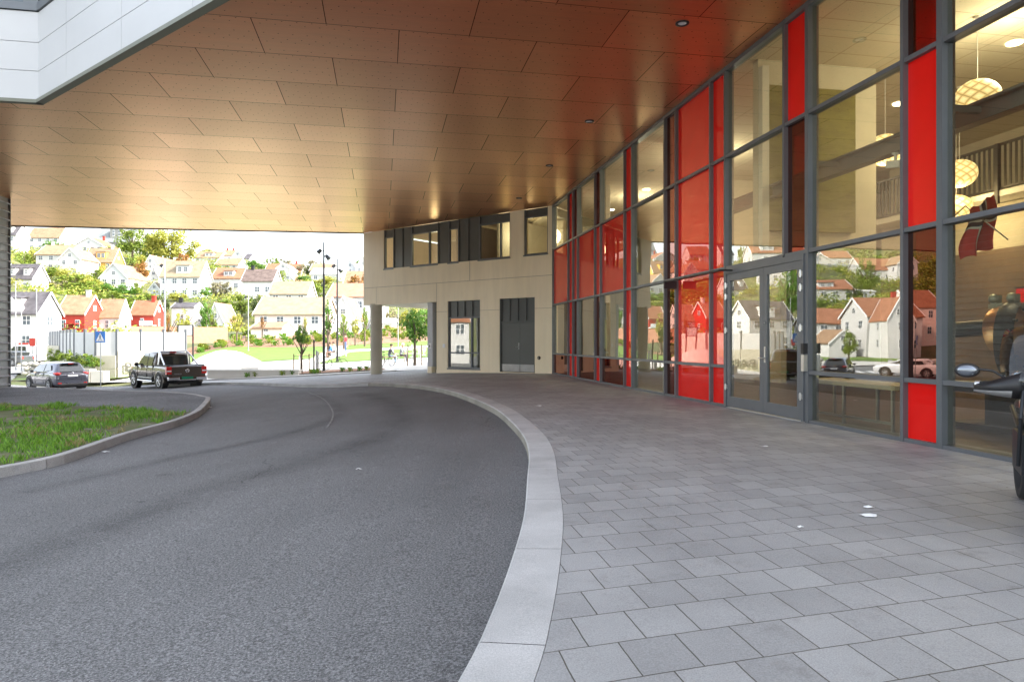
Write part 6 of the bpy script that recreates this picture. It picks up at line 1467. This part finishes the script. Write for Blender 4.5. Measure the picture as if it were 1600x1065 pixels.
p = gxy(540, 70); person(p, radians(80), 'stand', 'man in dark red top and blue jeans standing on the far lawn', (.30, .03, .04), (.06, .10, .20))
p = gxy(518.5, 60); person(p+Vector((0, 0, .0)), radians(110), 'sit', 'person in blue shirt sitting on the bench between the two lamp posts', (.05, .18, .42), (.25, .15, .12))
p = gxy(524, 61.5); person(p, radians(100), 'sit', 'person in white shirt sitting at the right end of the bench between the lamp posts', (.7, .7, .7), (.06, .05, .05))
p = gxy(608, 47); person(p, radians(-60), 'sit', 'person in light blue jeans sitting outside just right of the round column', (.10, .10, .12), (.30, .42, .60))
p = gxy(626, 47.5); person(p, radians(-100), 'sit', 'person in grey with a cap sitting outside nearer to the maple', (.25, .26, .28), (.08, .08, .1), (.6, .6, .6))
def bench(x, y, yaw, L, label):
    e = empty('bench', (x, y, terr(x, y)), yaw, label, 'bench')
    mb = MB(); mb.box(-L/2, L/2, -.22, .22, .40, .45); mb.build('seat', M['stake'], e)
    for sx_ in (-L/2+.2, L/2-.2): mb = MB(); mb.box(sx_-.04, sx_+.04, -.2, .2, 0, .40); mb.build('leg', M['concrete'], e)
    return e
q = gxy(521, 60.6); bench(q.x, q.y-.1, radians(20), 2.6, 'dark bench carrying the two people between the lamp posts')
q = gxy(608, 47); bench(q.x, q.y, radians(10), 1.0, 'small bench under the person in light jeans'); q = gxy(626, 47.5); bench(q.x, q.y, 0, 1.0, 'small bench under the person in the cap')
q = gxy(480, 58); bench(q.x, q.y, 0, 1.6, 'low empty bench on the pale path left of the tall lamp post')
# cafe tables beyond the porch
for i, (px, Y) in enumerate(((634, 50), (645, 53), (657, 49), (662, 55))):
    q = gxy(px, Y); e = empty('cafe_table', q, i*.5, ['white cafe table just right of the seated person in the cap', 'white cafe table hidden partly by the maple trunk', 'white cafe table nearest the pier', 'white cafe table farthest back by the pier'][i], 'table', 'cafe tables beyond the porch')
    mb = MB(); mb.lathe([(.001, .72), (.42, .72), (.42, .75), (.001, .75)], 16); mb.build('table_top', M['white'], e); mb = MB(); mb.tube((0, 0, 0), (0, 0, .72), .03); mb.lathe([(.25, 0), (.24, .03), (.03, .05)], 12); mb.build('pedestal', M['white'], e)
    for sg in (-1, 1):
        q2 = Vector((q.x+sg*.75, q.y, q.z)); c_ = empty('cafe_chair', q2, -sg*pi/2, 'white chair on the %s side of the %s' % ('left' if sg < 0 else 'right', ['cafe table by the person in the cap', 'cafe table behind the maple trunk', 'cafe table nearest the pier', 'farthest cafe table'][i]), 'chair', 'cafe chairs beyond the porch')
        mb = MB(); mb.box(-.21, .21, -.2, .2, .43, .46); mb.build('seat', M['white'], c_); mb = MB(); mb.box(-.2, .2, .18, .2, .5, .85); mb.build('backrest', M['white'], c_)
        for a in (-.19, .19):
            for b_ in (-.18, .19): mb = MB(); mb.tube((a, b_, 0), (a, b_, .85 if b_ > 0 else .43), .014, 6); mb.build('leg', M['galv'], c_)
# bicycle leaning near the second lamp post
def bicycle(loc, yaw, label):
    e = empty('bicycle', loc, yaw, label, 'bicycle'); RT = Matrix.Rotation(radians(90), 4, 'X')
    for x in (-.52, .52):
        mb = MB(); MMx = Matrix.Translation((x, 0, .34)) @ RT; mb.lathe([(.34, -.015), (.345, 0), (.34, .015), (.32, .015), (.315, 0), (.32, -.015), (.34, -.015)], 28, MMx); w_ = mb.build('wheel', M['rubber'], e)
        mb = MB()
        for k in range(12): mb.tube((x, 0, .34), (x+.32*cos(k*pi/6), 0, .34+.32*sin(k*pi/6)), .003, 4)
        mb.tube((x, -.04, .34), (x, .04, .34), .02); mb.build('spokes', M['steel'], w_)
    mb = MB(); mb.path([(-.52, 0, .34), (-.12, 0, .28), (-.26, 0, .78), (-.52, 0, .34)], .014); mb.path([(-.12, 0, .28), (.34, 0, .68), (.32, 0, .80), (-.24, 0, .74)], .016); mb.path([(.34, 0, .68), (.52, 0, .34)], .013); mb.tube((.32, 0, .8), (.30, 0, .98), .014); mb.build('frame', M['dark_metal'], e)
    mb = MB(); mb.path([(.30, -.3, 1.0), (.34, -.1, .98), (.34, .1, .98), (.30, .3, 1.0)], .014); mb.build('handlebar', M['black'], e)
    mb = MB(); mb.tube((-.26, 0, .78), (-.28, 0, .90), .012); mb.ball((-.28, 0, .93), .13, .07, .03); mb.build('saddle', M['black'], e)
    mb = MB(); mb.tube((-.12, -.09, .28), (-.12, .09, .28), .012); mb.lathe([(.09, -.003), (.09, .003)], 16, Matrix.Translation((-.12, .03, .28)) @ RT); mb.box(-.2, -.12, .08, .13, .15, .17); mb.build('crank', M['steel'], e)
    return e
p = gxy(523, 43.5); bicycle(p, radians(35), 'dark bicycle parked on the pale path in front of the second lamp post')
p = gxy(604, 44); b2 = bicycle(p, radians(60), 'dark bicycle standing just right of the round column')
# ---------------------------------------------------------------- motorcycle at the right edge, facing the viewer
def motorcycle():
    e = empty('motorcycle', (3.89, 5.0, 0), radians(-120), 'adventure motorcycle with handguards and clear screen parked at the right edge before the showroom pane', 'motorcycle')
    RT = Matrix.Rotation(radians(90), 4, 'X'); beige = paint('sand beige paint', (.45, .36, .25), .2, .3); mgrey = plain('silver plastic', (.42, .42, .42), .35)
    for x, r, w_ in ((.78, .33, .11), (-.72, .32, .15)):
        mb = MB(); mb.lathe([(r*.72, -w_/2), (r*.95, -w_/2), (r, -w_*.2), (r, w_*.2), (r*.95, w_/2), (r*.72, w_/2), (r*.72, -w_/2)], 32, Matrix.Translation((x, 0, r)) @ RT); w0 = mb.build('wheel', M['rubber'], e)
        mb = MB()
        for k in range(10): a = k*pi/5; mb.tube((x, 0, r), (x+r*.72*cos(a), .02*(-1)**k, r+r*.72*sin(a)), .01, 5)
        mb.tube((x, -.09, r), (x, .09, r), .04); mb.lathe([(.15, -.06), (.15, -.055), (.08, -.055)], 24, Matrix.Translation((x, 0, r)) @ RT); mb.build('rim', M['steel'], w0)
    mb = MB()
    for sg in (-1, 1): mb.tube((.78, sg*.10, .33), (.42, sg*.10, 1.0), .028, 10)
    mb.box(.36, .50, -.13, .13, .93, .97); mb.build('fork', M['steel'], e)
    mb = MB(); mb.ball((.70, 0, .72), .26, .07, .05); mb.build('front_fender', beige, e)
    mb = MB(); mb.ball((.15, 0, .88), .30, .17, .15, 16, 9); mb.build('tank', beige, e)
    mb = MB(); mb.ball((.50, 0, .86), .28, .13, .08, 14, 8); mb.box(.42, .74, -.05, .05, .78, .82); mb.build('beak_fairing', beige, e)
    mb = MB(); mb.ball((.50, 0, .98), .09, .16, .08, 14, 8); mb.build('headlight', M['lamp_glass'], e)
    mb = MB(); mb.ball((-.32, 0, .84), .42, .14, .06, 14, 8); mb.build('seat', M['black'], e)
    mb = MB(); mb.box(-.2, .3, -.17, .17, .36, .66); mb.tube((.1, -.17, .5), (.1, .17, .5), .10, 14); mb.build('engine', M['dark_metal'], e)
    mb = MB(); mb.path([(.38, .0, .9), (-.25, .12, .66), (-.85, .1, .78)], .022); mb.path([(.38, .0, .9), (-.25, -.12, .66), (-.85, -.1, .78)], .022); mb.path([(.4, .2, .45), (.52, .2, .8), (.42, .17, 1.02)], .014); mb.path([(.4, -.2, .45), (.52, -.2, .8), (.42, -.17, 1.02)], .014); mb.build('frame', M['dark_metal'], e)
    # windscreen: curved clear sheet
    mb = MB(); N = 8
    for j in range(7):
        for i in range(N+1):
            t = (i/N-.5)*2; z = 1.04+.46*j/6; hw = .29+.02*sin(j*.5)-.004*j*j*.3; mb.v.append((.52-.30*j/6-.10*t*t, hw*t, z-.02*abs(t)*j/6*3))
    for j in range(6):
        for i in range(N): a = j*(N+1)+i; mb.f.append([a, a+1, a+N+2, a+N+1]); mb.m.append(0); mb.sm.append(True)
    ws = mb.build('windscreen', M['plainglass'], e); md = ws.modifiers.new('s', 'SOLIDIFY'); md.thickness = .004
    mb = MB(); mb.path([(.30, -.40, 1.03), (.36, -.20, 1.05), (.38, 0, 1.0), (.36, .20, 1.05), (.30, .40, 1.03)], .014, 8); hb = mb.build('handlebar', M['dark_metal'], e)
    for sg in (-1, 1):
        mb = MB(); mb.tube((.355, sg*.24, 1.045), (.30, sg*.42, 1.03), .022, 12); mb.build('grip', M['rubber'], hb)
        mb = MB(); mb.tube((.30, sg*.42, 1.03), (.29, sg*.45, 1.028), .026, 12); mb.build('bar_end', M['steel'], hb)
        mb = MB(); mb.box(.30, .36, sg*.19-.03, sg*.19+.03, 1.05, 1.10); mb.ball((.34, sg*.2, 1.1), .035); mb.build('brake_reservoir', M['chrome'], hb)
        # handguard shell
        mb = MB(); K_ = 9
        for j, (dz, dx) in enumerate(((-.10, -.02), (-.035, .035), (.02, .05), (.10, .01))):
            for i in range(K_):
                t = i/(K_-1); y = .17+.29*t; x = .40+dx+.03*sin(t*pi)-.12*t**4; mb.v.append((x, sg*y, 1.03+dz*(1-.75*t)-.03*t))
        for j in range(3):
            for i in range(K_-1): a = j*K_+i; mb.f.append([a, a+1, a+K_+1, a+K_]); mb.m.append(1 if j == 0 and i > 1 else 0); mb.sm.append(True)
        hg = mb.build('handguard', [M['black'], mgrey], e); md = hg.modifiers.new('s', 'SOLIDIFY'); md.thickness = .008; md.offset = 0
        mb = MB(); mb.path([(.33, sg*.26, 1.07), (.30, sg*.34, 1.13), (.27, sg*.42, 1.14), (.26, sg*.44, 1.13)], .009, 7); mm = mb.build('mirror', M['black'], e)
        mb = MB(); mb.ball((.26, sg*.50, 1.13), .022, .085, .055, 18, 9); mb.build('mirror_shell', M['black'], mm)
        mb = MB(); mb.ball((.262 if True else .25, sg*.50, 1.13), .024, .072, .044, 18, 9, M=Matrix.Translation((.0035, 0, 0))); mb.build('mirror_glass', plain('mirror glass', (.22, .24, .27), .15, .8), mm)
    mb = MB(); mb.tube((-.05, .15, .3), (-.12, .35, .0), .012); mb.build('side_stand', M['dark_metal'], e)
    e.scale = (.96,)*3
    return e
motorcycle()
# ---------------------------------------------------------------- litter
def scrap(px, py, s_, label, seed, fz=terr, off=0, M_=None):
    q = gp(px, py, off, fz); r = random.Random(seed); mb = MB(); n = 9
    ring = [(cos(2*pi*i/n)*s_*r.uniform(.5, 1.1)*1.3, sin(2*pi*i/n)*s_*r.uniform(.4, 1)*.8, r.uniform(.002, .018)) for i in range(n)]
    mb.add([(0, 0, .02)]+ring, [(0, i+1, (i+1) % n+1) for i in range(n)]); o = mb.build('paper_scrap', M_ or M['white'], None, (q.x, q.y, fz(q.x, q.y)+off+.004)); md = o.modifiers.new('s', 'SOLIDIFY'); md.thickness = .002; tag(o, label, 'litter', 'litter on the paving')
scrap(1359, 806, .065, 'largest crumpled white paper on the near pavers', 1); scrap(1357, 793, .035, 'thin torn scrap just behind the largest paper', 2); scrap(1196, 698, .05, 'small white scrap on the pavers before the glass doors', 3)
scrap(1251, 825, .02, 'tiny pale fleck on the pavers left of the largest paper', 4); scrap(842, 634, .05, 'small white scrap lying far back beside the kerb', 5)
scrap(165, 706, .06, 'white scrap at the foot of the island kerb', 6, rz, 0); scrap(328, 636, .07, 'white scrap at the tip of the island kerb', 7, rz, 0); scrap(560, 733, .04, 'pale scrap lying on the asphalt', 8, rz, 0)
